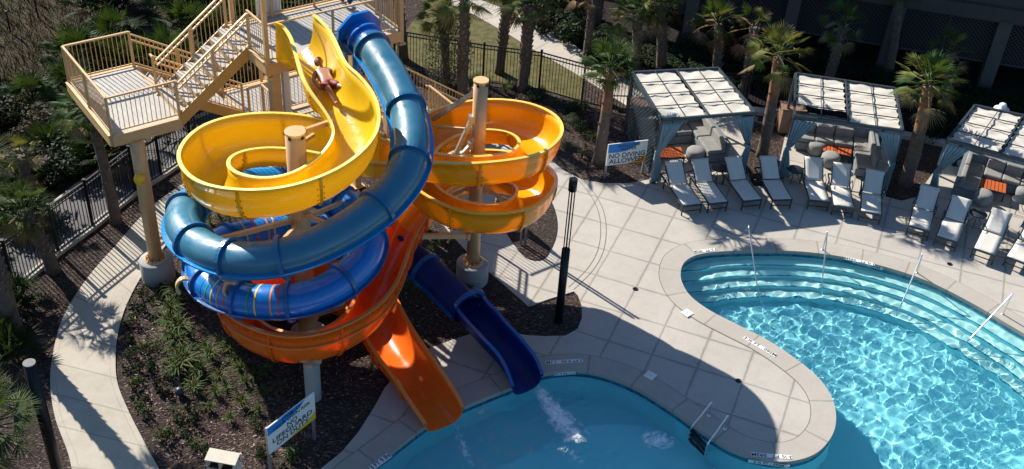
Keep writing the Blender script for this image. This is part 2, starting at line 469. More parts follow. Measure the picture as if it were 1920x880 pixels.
# pool shell
WL = -.11
rim = [(p[0], p[1]) for p in POOL]; n = len(rim)
mb = MB()
mb.add([(x, y, DZ - .1) for x, y in rim] + [(x, y, WL - .12) for x, y in rim], [(i, (i + 1) % n, n + (i + 1) % n, n + i) for i in range(n)])
o = mb.build('waterline_tile_band', M['tile']); o['kind'] = 'structure'; o.cycles.is_caustics_receiver = True
PD = -1.15
mb = MB()
mb.add([(x, y, WL - .12) for x, y in rim] + [(x, y, PD - .05) for x, y in rim], [(i, (i + 1) % n, n + (i + 1) % n, n + i) for i in range(n)])
o = mb.build('pool_wall', M['plaster']); o['kind'] = 'structure'; o.cycles.is_caustics_receiver = True
o = poly_sheet('pool_floor', [[tuple(p) for p in outw(.1)]], PD, M['plaster']); o.cycles.is_caustics_receiver = True
# steps following the far edge, the lowest carried right along it
far = cur([(1225, 590), (1228, 520), (1250, 482), (1295, 464)] + FAR[3:] + [(2040, 725), (2110, 830)], 5)
far_out = [np.array(PX((p[0], p[1], 0))) for p in far]
side = 1
t = far[10] - far[9]; test = far[10] + .5 * np.array([t[1], -t[0]]) / np.linalg.norm(t)
# pick the offset side that lies nearer the camera
side = 1 if offset_poly(far, .5, False)[len(far) // 2][1] < far[len(far) // 2][1] else -1
base_far = cur([(1200, 497), (1260, 484), (1308, 480)] + FAR[3:] + [(2040, 725), (2110, 830)], 5)
for k, (wd, zt) in enumerate([(.42, -.30), (.80, -.48), (1.18, -.66), (1.56, -.84)]):
    outer = offset_poly(base_far, -.30 * side, False); inner = offset_poly(base_far, wd * side, False)
    A = [tuple(p) for p in outer]; B = [tuple(p) for p in inner]
    m_ = len(A)
    mb = MB()
    mb.add([(x, y, zt) for x, y in A] + [(x, y, zt) for x, y in B], [(i, m_ + i, m_ + i + 1, i + 1) for i in range(m_ - 1)])
    mb.add([(x, y, zt) for x, y in B] + [(x, y, PD) for x, y in B], [(i, m_ + i, m_ + i + 1, i + 1) for i in range(m_ - 1)], 1)
    e2_ = offset_poly(base_far, (wd - .05) * side, False)
    mb.add([(p[0], p[1], zt + .003) for p in e2_] + [(x, y, zt + .003) for x, y in B], [(i, m_ + i, m_ + i + 1, i + 1) for i in range(m_ - 1)], 2)
    o = mb.build('pool_step', [M['tread'], M['plaster'], M['tile']]); o['kind'] = 'structure'; o.cycles.is_caustics_receiver = True

# water: a real rippled sheet
def inside_mask(X, Y, P):
    ins = np.zeros(X.shape, bool); m_ = len(P)
    for i in range(m_):
        x1, y1 = P[i]; x2, y2 = P[(i + 1) % m_]
        if y1 == y2: continue
        c = ((y1 > Y) != (y2 > Y)) & (X < (x2 - x1) * (Y - y1) / (y2 - y1) + x1)
        ins ^= c
    return ins
st = .042
xs = np.arange(-5.5, 16.5, st); ys = np.arange(10.5, 30.6, st)
X, Y = np.meshgrid(xs, ys)
Zw = np.zeros_like(X); rg = random.Random(7)
for i in range(64):
    a = rg.uniform(0, 6.283); lam = rg.choice((.22, .27, .32, .38, .45, .55, .75)) * rg.uniform(.85, 1.15); k = 6.283 / lam; ph = rg.uniform(0, 6.283)
    Zw += .00086 * (lam / .4) ** 1.15 * np.sin(k * (X * math.cos(a) + Y * math.sin(a)) + ph)
lowf = 1 + .28 * np.sin(X * .55 + 1) * np.sin(Y * .7 - X * .2) + .18 * np.sin(X * 1.3 - Y * .9)
Zw *= lowf
# plumes where the chutes and the jet stir the water
def plume(cx, cy, r, amp, lam, seed):
    global Zw
    r2 = random.Random(seed); R_ = np.hypot(X - cx, Y - cy); g = np.exp(-(R_ / r) ** 2)
    for i in range(14):
        a = r2.uniform(0, 6.283); k = 6.283 / (lam * r2.uniform(.7, 1.4)); ph = r2.uniform(0, 6.283)
        Zw += g * amp * np.sin(k * (X * math.cos(a) + Y * math.sin(a)) + ph)
for px_, py_, r_, a_ in ((1035, 765, 1.0, .006), (1235, 825, .45, .006), (880, 830, .7, .003), (1090, 830, .8, .004)):
    q = G(px_, py_, WL); plume(q.x, q.y, r_, a_, .3, int(px_))
Zw += WL
msk = inside_mask(X, Y, [tuple(p) for p in outw(.06)])
cell = msk[:-1, :-1] | msk[1:, :-1] | msk[:-1, 1:] | msk[1:, 1:]
Ny, Nx = X.shape
idx = np.arange(Ny * Nx).reshape(Ny, Nx)
ii, jj = np.nonzero(cell)
quads = np.stack([idx[ii, jj], idx[ii, jj + 1], idx[ii + 1, jj + 1], idx[ii + 1, jj]], 1)
used, inv = np.unique(quads, return_inverse=True)
V = np.stack([X, Y, Zw], -1).reshape(-1, 3)[used]; Q = inv.reshape(-1, 4)
me = bpy.data.meshes.new('water')
me.vertices.add(len(V)); me.vertices.foreach_set('co', V.astype('f').ravel())
me.loops.add(Q.size); me.loops.foreach_set('vertex_index', Q.ravel().astype('i'))
me.polygons.add(len(Q)); me.polygons.foreach_set('loop_start', np.arange(0, Q.size, 4, dtype='i')); me.polygons.foreach_set('loop_total', np.full(len(Q), 4, 'i'))
me.polygons.foreach_set('use_smooth', np.ones(len(Q), bool))
me.update(calc_edges=True); me.validate()
wm = bpy.data.materials.new('water'); wm.use_nodes = True; nt = wm.node_tree; nt.nodes.clear()
gl = nd(nt, 'ShaderNodeBsdfGlass'); gl.inputs['IOR'].default_value = 1.33; gl.inputs['Roughness'].default_value = 0; gl.inputs['Color'].default_value = (.88, 1, 1, 1)
lk(nt, gl.outputs[0], nd(nt, 'ShaderNodeOutputMaterial').inputs[0]); me.materials.append(wm)
wo = bpy.data.objects.new('water', me); COL.objects.link(wo); wo['kind'] = 'structure'; wo.cycles.is_caustics_caster = True

# ------------------------------------------------------------------ beyond the fences
CURB = [(-60, 608), (27, 544), (109, 475), (174, 427), (254, 362), (302, 332), (360, 292), (420, 262), (480, 236), (560, 205)]
curb = [np.array(G(x, y)[:2]) for x, y in CURB]
LF = offset_poly(curb, 0, False)
sd = 1 if offset_poly(curb, 1, False)[3][0] < curb[3][0] else -1
strip('fence_kerb', offset_poly(curb, -.14 * sd, False), offset_poly(curb, .08 * sd, False), .11, M['slab'], edge=.12)
strip('service_road', offset_poly(curb, .09 * sd, False), offset_poly(curb, 1.7 * sd, False), .012, M['road'])
strip('far_kerb', offset_poly(curb, 1.7 * sd, False), offset_poly(curb, 1.85 * sd, False), .08, M['slab'], edge=.1)
RP = offset_poly(curb, 1.86 * sd, False)
poly = [tuple(p) for p in RP] + [(-6, 60), (-60, 90), (-60, 5), (-20, 12)]
poly_sheet('scrub_land', [poly], .004, M['scrub'])
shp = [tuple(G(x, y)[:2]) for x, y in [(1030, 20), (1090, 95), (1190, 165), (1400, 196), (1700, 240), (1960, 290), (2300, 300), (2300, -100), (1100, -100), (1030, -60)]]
M['mulch_shade'] = mulch_mat('mulch_deep_shade', [(.008, .007, .006), (.018, .014, .012), (.03, .022, .018), (.06, .045, .04), (.014, .014, .010)])  # darker copy of the mulch, the building's deep shade put into its colour
poly_sheet('shade_sheet', [shp], .004, M['mulch_shade'])
lawn = [tuple(G(x, y)[:2]) for x, y in [(725, 112), (760, 60), (790, 20), (800, -60), (1000, -80), (1040, 40), (1100, 110), (1090, 190), (1000, 165), (860, 140)]]
poly_sheet('lawn', [lawn], .006, M['lawn'])
SWA = [(690, -60), (790, -12), (870, 20), (940, 58), (1010, 100), (1080, 140), (1160, 190), (1230, 235)]
SWB = [(760, -90), (850, -20), (930, 12), (1000, 42), (1060, 72), (1110, 112), (1200, 165), (1260, 205)]
strip('sidewalk', cur(SWA, 4), cur(SWB, 4), .03, concrete('path_sidewalk', (.50, .45, .38), (.44, .39, .33), uvj=1.5), edge=.04)
# ------------------------------------------------------------------ open body slide
# stations along the ride: left rim (px, py, z), right rim (px, py, z)
ST = [
 ((586, 30, 7.45), (519, 44, 7.40)), ((600, 42, 7.42), (532, 50, 7.36)), ((616, 60, 7.38), (547, 70, 7.28)), ((630, 88, 7.34), (556, 100, 7.18)), ((645, 122, 7.30), (566, 138, 7.05)),
 ((668, 140, 7.32), (580, 168, 6.92)), ((698, 177, 7.22), (601, 196, 6.76)), ((709, 215, 7.08), (620, 225, 6.60)), ((702, 256, 6.94), (628, 250, 6.46)),
 ((665, 296, 6.80), (617, 276, 6.33)), ((617, 325, 6.69), (595, 299, 6.22)), ((548, 349, 6.58), (560, 322, 6.12)), ((480, 357, 6.44), (520, 335, 6.02)),
 ((414, 353, 6.26), (475, 336, 5.88)), ((366, 338, 6.08), (440, 326, 5.76)), ((339, 308, 5.94), (425, 312, 5.66)), ((340, 277, 5.86), (430, 296, 5.58)),
 ((374, 241, 5.82), (454, 284, 5.52)), ((430, 221, 5.80), (490, 278, 5.47)), ((494, 214, 5.76), (526, 278, 5.43)), ((560, 217, 5.68), (562, 281, 5.38)),
 ((618, 229, 5.55), (605, 289, 5.32)), ((665, 245, 5.36), (650, 298, 5.24)), ((710, 261, 5.18), (700, 304, 5.18)), ((762, 275, 5.02), (757, 306, 5.18)),
 ((818, 290, 4.90), (815, 304, 5.22)), ((862, 296, 4.82), (862, 307, 5.26)), ((903, 296, 4.74), (913, 305, 5.26)), ((938, 292, 4.67), (971, 298, 5.21)),
 ((963, 285, 4.60), (1015, 287, 5.14)), ((976, 272, 4.54), (1044, 264, 5.05)), ((973, 260, 4.50), (1053, 242, 4.97)), ((957, 250, 4.45), (1040, 217, 4.88)),
 ((935, 245, 4.40), (1000, 198, 4.78)), ((913, 243.5, 4.35), (953, 189.5, 4.70)), ((887, 246, 4.28), (900, 189, 4.62)), ((860, 253, 4.20), (844, 198, 4.53)),
 ((835, 265, 4.10), (803, 214, 4.42)), ((815, 283, 4.0), (770, 240, 4.30)), ((805, 305, 3.88), (752, 275, 4.18)), ((805, 328, 3.76), (752, 312, 4.08)),
 ((815, 348, 3.63), (772, 345, 4.01)), ((836, 366, 3.52), (806, 371, 3.96)), ((868, 379, 3.42), (859, 394, 3.93)), ((905, 386, 3.33), (917, 400, 3.88)), ((945, 384, 3.25), (971, 396, 3.79)),
 ((966, 372, 3.17), (1012, 381, 3.68)), ((972, 358, 3.10), (1038, 352, 3.57)), ((965, 347, 3.03), (1040, 327, 3.47)), ((942, 339, 2.97), (1010, 302, 3.36)),
 ((908, 336, 2.90), (955, 286, 3.25)), ((876, 340, 2.83), (893, 283, 3.15)), ((848, 351, 2.77), (830, 295, 3.04)), ((824, 370, 2.72), (778, 322, 2.93)),
 ((803, 396, 2.72), (737, 362, 2.81)), ((785, 424, 2.75), (712, 412, 2.68)), ((770, 456, 2.75), (699, 462, 2.52)), ((757, 491, 2.70), (688, 505, 2.36)),
 ((742, 529, 2.62), (676, 542, 2.20)), ((722, 558, 2.53), (663, 573, 2.05)), ((692, 584, 2.43), (645, 597, 1.91)), ((640, 612, 2.30), (615, 616, 1.78)),
 ((587, 628, 2.19), (581, 627, 1.67)), ((530, 630, 2.03), (545, 628, 1.54)), ((480, 617, 1.84), (508, 618, 1.42)), ((440, 598, 1.64), (488, 604, 1.31)),
 ((413, 573, 1.46), (478, 587, 1.22)), ((410, 540, 1.34), (488, 564, 1.15)), ((440, 509, 1.27), (515, 546, 1.10)), ((495, 487, 1.23), (552, 538, 1.06)),
 ((560, 480, 1.20), (590, 540, 1.02)), ((625, 488, 1.16), (625, 553, .98)), ((690, 515, 1.12), (652, 578, .94)), ((735, 550, 1.06), (674, 608, .90)),
 ((760, 600, .98), (692, 641, .84)), ((792, 650, .84), (718, 680, .74)), ((822, 692, .70), (745, 715, .62)), ((850, 733, .56), (775, 760, .48)), ((866, 766, .44), (800, 796, .38))]

def flume_stations(ST, sub=4):
    A = []
    for l, r in ST:
        L = G(*l); R_ = G(*r); A.append((*L, *R_))
    C = smooth_curve(A, sub)
    return [(Vector(c[:3]), Vector(c[3:])) for c in C]

FL = flume_stations(ST)
# ease tiny kinks of the traced rims
def relax(FL, it=3):
    a = np.array([[*l, *r] for l, r in FL])
    for _ in range(it):
        b = a.copy(); b[1:-1] = .25 * a[:-2] + .5 * a[1:-1] + .25 * a[2:]; a = b
    return [(Vector(c[:3]), Vector(c[3:])) for c in a]
FL = relax(FL, 4)

SE = .72
def section(L, R_, floor, n=9, T=.03, lip=.07, bias=None):
    """closed loop of a trough section; first the inner skin L->R, then lips and outer skin back"""
    lat = Vector((R_.x - L.x, R_.y - L.y, 0)); W = lat.length; lat.normalize()
    hl, hr = L.z - floor, R_.z - floor
    mfrac = bias if bias is not None else (.5 + .14 * max(-1, min(1, (L.z - R_.z) / .4)))
    inn = []
    for k in range(n + 1):
        a = (k / n) * math.pi / 2
        inn.append((mfrac * W * (1 - math.cos(a) ** SE), floor + hl * (1 - math.sin(a) ** SE)))
    for k in range(1, n + 1):
        a = (k / n) * math.pi / 2
        inn.append((mfrac * W + (1 - mfrac) * W * math.sin(a) ** SE, floor + hr * (1 - max(0, math.cos(a)) ** SE)))
    m = len(inn); outp = []
    for i in range(m):
        a = inn[max(i - 1, 0)]; b = inn[min(i + 1, m - 1)]
        tx, tz = b[0] - a[0], b[1] - a[1]; q = math.hypot(tx, tz) or 1
        outp.append((inn[i][0] + tz / q * T, inn[i][1] - tx / q * T))
    lipL = [(-lip, inn[0][1]), (-lip, inn[0][1] - T * 1.4), (-T, inn[0][1] - T * 1.4)]
    lipR = [(W + T, inn[-1][1] - T * 1.4), (W + lip, inn[-1][1] - T * 1.4), (W + lip, inn[-1][1])]
    loop = inn + lipR[::-1] + outp[1:-1][::-1] + lipL[::-1]
    def w3(p): return Vector((L.x, L.y, 0)) + lat * p[0] + Vector((0, 0, p[1]))
    return [w3(p) for p in loop], m, [w3(p) for p in outp]

def floor_of(L, R_, d_hi):
    return max(min(max(L.z, R_.z) - d_hi, min(L.z, R_.z) - .30), .05)

def flume_part(name, FLs, floors, mats, parent, end_cap=True):
    body = MB(); rimm = MB(); secs = [section(l, r, f) for (l, r), f in zip(FLs, floors)]
    n = len(secs[0][0]); m = secs[0][1]
    vs = [v for s in secs for v in s[0]]
    fs = []
    for i in range(len(secs) - 1):
        for k in range(n):
            fs.append((i * n + k, i * n + (k + 1) % n, (i + 1) * n + (k + 1) % n, (i + 1) * n + k))
    body.add(vs, fs, 0, True)
    if end_cap:
        for i in (0, len(secs) - 1):
            s = secs[i]
            # thin end faces between inner and outer skin
            for k in range(m - 1):
                a, b = s[0][k], s[0][k + 1]; c, d = s[2][k + 1], s[2][k]
                body.add([a, b, c, d], [(0, 1, 2, 3)], 0)
    o = body.build(name, mats[0], parent)
    # rolled rims, their sunlit tops put into a paler colour
    for side in (0, 1):
        pts = []
        for (l, r), s in zip(FLs, secs):
            lat = Vector((r.x - l.x, r.y - l.y, 0)).normalized()
            p = (l - lat * .03) if side == 0 else (r + lat * .03)
            pts.append((p + Vector((0, 0, .012)), lat))
        rb = MB(); vs = []
        for p, lat in pts:
            vs += [p - lat * .05, p - lat * .045 + Vector((0, 0, .022)), p + lat * .045 + Vector((0, 0, .022)), p + lat * .05]
        fs = [(i * 4 + k, i * 4 + (k + 1) % 4, i * 4 + 4 + (k + 1) % 4, i * 4 + 4 + k) for i in range(len(pts) - 1) for k in range(4)]
        rb.add(vs, fs, 0, False)
        rb.build('rim', mats[1], o)
    return o

BODY = empty('open_body_slide', tuple(G(560, 300, 0)), 0, 'long twisting open body slide in yellow, amber and orange', 'water slide')
BODY.location = (0, 0, 0)
sub = 4
# depth of the banked wall along the ride
def dhi(i):
    s = i / sub
    if s < 5: return .98
    if s < 22: return .98
    if s < 25: return .66
    if s < 53: return .90
    if s < 73: return 1.08
    return 1.05 - .58 * min(1, (s - 73) / 4.0)
DH = [dhi(i) for i in range(len(FL))]
for _ in range(6):
    DH = [DH[0]] + [.25 * DH[i - 1] + .5 * DH[i] + .25 * DH[i + 1] for i in range(1, len(DH) - 1)] + [DH[-1]]
FLR = [floor_of(l, r, d) for (l, r), d in zip(FL, DH)]
for _ in range(8):
    FLR = [FLR[0]] + [.25 * FLR[i - 1] + .5 * FLR[i] + .25 * FLR[i + 1] for i in range(1, len(FLR) - 1)] + [FLR[-1]]
cuts = [(0, 23 * sub, 'yellow_trough', ('yellow', 'yellow_rim')), (23 * sub, 54 * sub, 'amber_trough', ('amber', 'amber_rim')), (54 * sub, len(FL) - 1, 'orange_trough', ('orange', 'orange_rim'))]
SLIDE_PARTS = []
for a, b, nm, mm in cuts:
    SLIDE_PARTS.append(flume_part(nm, FL[a:b + 1], FLR[a:b + 1], (M[mm[0]], M[mm[1]]), BODY))
# bolted joints between the moulded sections
acc = 0; nxt = 1.2; prev = None
for i, (l, r) in enumerate(FL):
    c = (l + r) / 2
    if prev is not None: acc += (c - prev).length
    prev = c
    if acc >= nxt and i < len(FL) - 3:
        nxt += 1.62
        key = [mm for a, b, nm, mm in cuts if a <= i <= b][0][0]
        par = [p for p, (a, b, nm, mm) in zip(SLIDE_PARTS, cuts) if a <= i <= b][0]
        _, m, outp = section(l, r, FLR[i]); _, _, outq = section(*FL[i + 1], FLR[i + 1])
        fj = MB(); d = (((FL[i + 1][0] + FL[i + 1][1]) / 2) - c).normalized()
        cc = Vector((c.x, c.y, FLR[i] + .5)); vs = []
        for p in outp:
            o_ = (p - cc); o_.z *= 1; o_ = (o_ - o_.dot(d) * d).normalized()
            vs += [p - d * .03, p + o_ * .055 - d * .03, p + o_ * .055 + d * .03, p + d * .03]
        fj.add(vs, [(k * 4 + j, k * 4 + (j + 1) % 4, k * 4 + 4 + (j + 1) % 4, k * 4 + 4 + j) for k in range(len(outp) - 1) for j in range(4)], 0)
        for k in range(1, len(outp) - 1):
            p = outp[k]; o_ = (p - cc); o_ = (o_ - o_.dot(d) * d).normalized()
            fj.box(p + o_ * .03 - d * .075, (.02, .02, .02), mi=1); fj.box(p + o_ * .012 + d * .075, (.02, .02, .02), mi=1)
        fj.build('joint_flange', [M[key], M['joint']], par)
# stiffening fin along the outside wall of the big bowls
def fin(a, b, side, dz, w, key, par):
    vs = []
    for i in range(a, b):
        l, r = FL[i]; lat = Vector((r.x - l.x, r.y - l.y, 0)).normalized()
        p, o_ = (l, -lat) if side == 0 else (r, lat)
        W = (r - l).length; hl = p.z - FLR[i]
        an = math.asin(max(0, min(1, (1 - (hl - dz) / hl)))) if hl > dz else 0
        inn = (.62 * W) * (1 - math.cos(an) ** SE)
        q = Vector((p.x, p.y, p.z - dz)) - o_ * (inn - .02)
        vs += [q, q + o_ * w + Vector((0, 0, .012)), q + o_ * w - Vector((0, 0, .03)), q - Vector((0, 0, .03))]
    mb = MB(); n_ = b - a
    mb.add(vs, [(k * 4 + j, k * 4 + (j + 1) % 4, k * 4 + 4 + (j + 1) % 4, k * 4 + 4 + j) for k in range(n_ - 1) for j in range(4)])
    mb.build('stiffening_fin', M[key], par)
fin(57 * sub, 73 * sub, 0, .34, .10, 'orange_rim', SLIDE_PARTS[2])
# mouth plate of the entry
e = MB()
l, r = FL[0]
for p, q in ((G(519, 44, 7.4), G(517, 128, 6.2)),):
    pass
e.add([G(517, 42, 7.45), G(531, 47, 7.42), G(548, 110, 6.55), G(519, 112, 6.35)], [(0, 1, 2, 3)])
e.add([G(519, 112, 6.35), G(548, 110, 6.55), G(556, 128, 6.15), G(523, 130, 5.95)], [(0, 1, 2, 3)])
eo = e.build('entry_side_panel', M['yellow'], SLIDE_PARTS[0])
sm = eo.modifiers.new('s', 'SOLIDIFY'); sm.thickness = .03

# ------------------------------------------------------------------ tube slide
TUBE = empty('tube_slide', (0, 0, 0), 0, 'long blue enclosed tube slide coiling under the yellow bowl', 'water slide')
TP = [(672, 62, 6.95), (689, 80, 6.88), (712, 110, 6.78), (738, 152, 6.62), (758, 195, 6.46), (771, 240, 6.30), (772, 290, 6.12), (755, 335, 5.92), (718, 382, 5.70), (665, 424, 5.48), (600, 460, 5.24),
      (530, 484, 5.02), (460, 491, 4.80), (400, 478, 4.58), (356, 450, 4.36), (341, 415, 4.18), (358, 382, 4.02), (405, 358, 3.92), (465, 346, 3.84), (530, 345, 3.76), (595, 358, 3.68), (650, 386, 3.58),
      (686, 425, 3.46), (690, 465, 3.32), (668, 505, 3.16), (625, 540, 3.0), (570, 563, 2.84), (505, 568, 2.70), (440, 560, 2.56), (395, 538, 2.42), (377, 505, 2.28), (390, 472, 2.16), (430, 450, 2.06),
      (485, 438, 1.96), (545, 433, 1.86), (605, 432, 1.74), (665, 437, 1.6), (720, 452, 1.42), (770, 482, 1.22), (815, 520, 1.04), (855, 558, .92), (875, 580, .84)]
TC = [Vector(c) for c in smooth_curve([tuple(G(*p)) for p in TP], 5)]
for _ in range(6):
    TC = [TC[0]] + [TC[i - 1] * .25 + TC[i] * .5 + TC[i + 1] * .25 for i in range(1, len(TC) - 1)] + [TC[-1]]
TR = .43
def frames(C):
    F = []
    for i in range(len(C)):
        t = (C[min(i + 1, len(C) - 1)] - C[max(i - 1, 0)]).normalized()
        lat = t.cross(Vector((0, 0, 1))).normalized(); F.append((t, lat, lat.cross(t)))
    return F
TF = frames(TC)
cum = [0.0]
for i in range(1, len(TC)): cum.append(cum[-1] + (TC[i] - TC[i - 1]).length)
def tube_section(a, b, key, parent, name='tube_section', r=TR):
    mb = MB(); n = 28; vs = []
    for rr, rev in ((r, 0), (r - .03, 1)):
        vs = []
        for i in range(a, b + 1):
            t, la, up = TF[i]
            vs += [TC[i] + (la * math.cos(q) + up * math.sin(q)) * rr for q in [2 * math.pi * k / n for k in range(n)]]
        fs = [(i * n + k, i * n + (k + 1) % n, (i + 1) * n + (k + 1) % n, (i + 1) * n + k) for i in range(b - a) for k in range(n)]
        if rev: fs = [f[::-1] for f in fs]
        mb.add(vs, fs, 0, True)
    return mb.build(name, M[key], parent)
def ring(i, key, parent, r0=TR - .02, r1=TR + .075, wd=.05):
    mb = MB(); n = 32; t, la, up = TF[i]; c = TC[i]; vs = []
    for q in [2 * math.pi * k / n for k in range(n)]:
        d = la * math.cos(q) + up * math.sin(q)
        vs += [c + d * r0 - t * wd, c + d * r1 - t * wd, c + d * r1 + t * wd, c + d * r0 + t * wd]
    mb.add(vs, [(k * 4 + j, k * 4 + (j + 1) % 4, ((k + 1) % n) * 4 + (j + 1) % 4, ((k + 1) % n) * 4 + j) for k in range(n) for j in range(4)])
    return mb.build('joint_ring', M[key], parent)
def near(px, py, lo=0, hi=None):
    best = None
    for i in range(lo, hi or len(TC)):
        x, y = PX(TC[i]); d = (x - px) ** 2 + (y - py) ** 2
        if best is None or d < best[0]: best = (d, i)
    return best[1]
K = len(TC)
h1 = near(341, 415)          # left end of the first turn
h2 = near(690, 455, h1)      # right side, second turn
h3 = near(377, 505, h2)
idx = [0, near(700, 92, 0, h1), near(768, 200, 0, h1), near(770, 300, 0, h1), near(712, 386, 0, h1), near(537, 482, 0, h1), near(432, 490, 0, h1), near(365, 455, 0, h1 + 3), near(348, 398, h1 - 5, h1 + 40)]
idx += [near(405, 358, h1, h2), near(530, 345, h1, h2), near(640, 380, h1, h2), near(690, 450, h1, h2 + 5), near(640, 528, h2 - 8, h3), near(548, 566, h2, h3), near(452, 562, h2, h3), near(390, 535, h2, h3 + 2),
        near(378, 500, h3 - 6, h3 + 12), near(430, 450, h3, K), near(545, 433, h3, K), near(620, 432, h3, K), near(720, 452, h3, K), near(800, 508, h3, K), K - 1]
idx = sorted(set(idx))
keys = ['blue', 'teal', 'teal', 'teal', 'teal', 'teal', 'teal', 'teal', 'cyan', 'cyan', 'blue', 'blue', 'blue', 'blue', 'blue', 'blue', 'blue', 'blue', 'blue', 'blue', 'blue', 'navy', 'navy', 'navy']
SECT = []
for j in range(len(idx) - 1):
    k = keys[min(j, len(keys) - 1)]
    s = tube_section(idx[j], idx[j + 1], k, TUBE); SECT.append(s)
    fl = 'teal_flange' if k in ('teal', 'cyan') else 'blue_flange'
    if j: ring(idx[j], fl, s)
    # long seam flanges on both sides
    for sgn in (-1, 1):
        mb = MB(); vs = []
        for i in range(idx[j], idx[j + 1] + 1):
            t, la, up = TF[i]; p = TC[i] - up * .10
            q0 = p + la * sgn * (TR - .03); q1 = p + la * sgn * (TR + .085)
            vs += [q0 + up * .018, q1 + up * .018, q1 - up * .018, q0 - up * .018]
        n_ = idx[j + 1] - idx[j] + 1
        mb.add(vs, [(a * 4 + b, a * 4 + (b + 1) % 4, a * 4 + 4 + (b + 1) % 4, a * 4 + 4 + b) for a in range(n_ - 1) for b in range(4)])
        mb.build('seam_flange', M['blue_flange' if fl == 'blue_flange' else 'cyan'], s)
# coloured light bands moulded into the lower turn
def band(i, key, parent):
    t, la, up = TF[i]; mb = MB(); n = 28; vs = []
    for dd in (-.022, .022):
        vs += [TC[i] + t * dd + (la * math.cos(q) + up * math.sin(q)) * (TR + .006) for q in [2 * math.pi * k / n for k in range(n)]]
    mb.add(vs, [(k, (k + 1) % n, n + (k + 1) % n, n + k) for k in range(n)], 0, True)
    mb.build('colour_band', M[key], parent)
def sect_of(i):
    for j in range(len(idx) - 1):
        if idx[j] <= i < idx[j + 1]: return SECT[j]
    return SECT[-1]
def bands_between(a, b, n_, cols):
    for k in range(n_):
        s = cum[a] + (cum[b] - cum[a]) * (k + .5) / n_
        i = min(range(len(cum)), key=lambda q: abs(cum[q] - s))
        band(i, cols[k % len(cols)], sect_of(i))
bands_between(near(548, 566, h2, h3) + 0, near(470, 564, h2, h3), 4, ['stripe_r', 'stripe_o', 'stripe_y', 'stripe_g'])
bands_between(near(450, 562, h2, h3), near(396, 538, h2, h3), 5, ['stripe_r', 'stripe_o', 'stripe_y', 'stripe_g', 'cyan'])
bands_between(near(420, 452, h3, K), near(540, 433, h3, K), 6, ['stripe_r', 'stripe_y', 'stripe_r', 'stripe_o', 'stripe_y', 'stripe_g'])
# the mouth at the deck: an octagonal collar plate
t, la, up = TF[0]
mb = MB(); n = 8; vs = []
for dd in (-.04, .04):
    for rr in (TR - .01, TR + .24):
        vs += [TC[0] + t * dd + (la * math.cos(q) + up * math.sin(q)) * rr for q in [2 * math.pi * (k + .5) / n for k in range(n)]]
for k in range(n):
    k2 = (k + 1) % n
    mb.add([vs[k], vs[k2], vs[n + k2], vs[n + k]], [(0, 1, 2, 3)]); mb.add([vs[2 * n + k], vs[3 * n + k], vs[3 * n + k2], vs[2 * n + k2]], [(0, 1, 2, 3)])
    mb.add([vs[n + k], vs[n + k2], vs[3 * n + k2], vs[3 * n + k]], [(0, 1, 2, 3)])
mb.build('mouth_collar', M['blue'], SECT[0])
ring(near(684, 74, 0, h1), 'blue', SECT[0], wd=.03)
mb = MB(); q = G(640, 95, 6.35); mb.box(q, (.10, .55, .75), rz=rad(38)); mb.box(q + Vector((.12, .3, .1)), (.3, .08, .7), rz=rad(38)); mb.build('entry_side_wall', M['cyan'], TUBE)

# run-out chute into the lagoon
SO = [((862, 560, 1.10), (838, 573, 1.05)), ((916, 568, .98), (864, 592, .96)), ((934, 585, .90), (880, 610, .88)), ((951, 606, .82), (900, 632, .80)), ((972, 628, .72), (918, 650, .72)), ((990, 650, .62), (934, 668, .63)), ((1008, 674, .52), (948, 694, .54)), ((1018, 703, .40), (960, 727, .42))]
SO[0] = ((903, 549, 1.05), (852, 574, 1.03))
FO = [(l.lerp(r, .06), r.lerp(l, .06)) for l, r in relax(flume_stations(SO, 4), 2)]
FOR = [max(min(l.z, r.z) - .55, .06) for l, r in FO]
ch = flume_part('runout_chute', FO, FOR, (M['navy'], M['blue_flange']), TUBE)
# arch where the tube ends
mb = MB(); l, r = FO[1]; c = (l + r) / 2; lat = (r - l); W = lat.length / 2; lat.normalize(); tt = ((FO[2][0] + FO[2][1]) / 2 - c).normalized()
vs = []
for k in range(15):
    q = math.pi * k / 14
    for rr in (W + .0, W + .10):
        for dd in (-.06, .06):
            vs.append(c + lat * math.cos(q) * rr + Vector((0, 0, 1)) * math.sin(q) * rr * .62 + tt * dd)
mb.add(vs, [(k * 4 + a, k * 4 + b, k * 4 + 4 + b, k * 4 + 4 + a) for k in range(14) for a, b in ((0, 1), (1, 3), (3, 2), (2, 0))])
mb.build('tube_end_arch', M['blue_flange'], ch)
# ------------------------------------------------------------------ support columns
def footing(root, r=.46, h=.66):
    mb = MB(); mb.lathe([(r * .98, -.05), (r, .05), (r, h - .03), (r - .03, h), (0, h)], n=40); f = mb.build('footing', M['footing'], root)
    mb = MB(); mb.lathe([(.30, h), (.30, h + .035), (.18, h + .035)], n=28); mb.build('base_plate', M['cream_pole'], f)
    mb = MB()
    for k in range(8):
        a = k * math.pi / 4 + .2; x, y = .25 * math.cos(a), .25 * math.sin(a)
        mb.cyl((x, y, h + .03), (x, y, h + .12), .018, 8); mb.cyl((x, y, h + .035), (x, y, h + .065), .034, 6)
    for k in range(8):
        a = k * math.pi / 4 + .6; c, s = math.cos(a), math.sin(a)
        mb.add([(c * .18, s * .18, h + .035), (c * .28, s * .28, h + .035), (c * .18, s * .18, h + .2)], [(0, 1, 2)])
    mb.build('anchor_bolt_ring', M['cream_pole'], f)
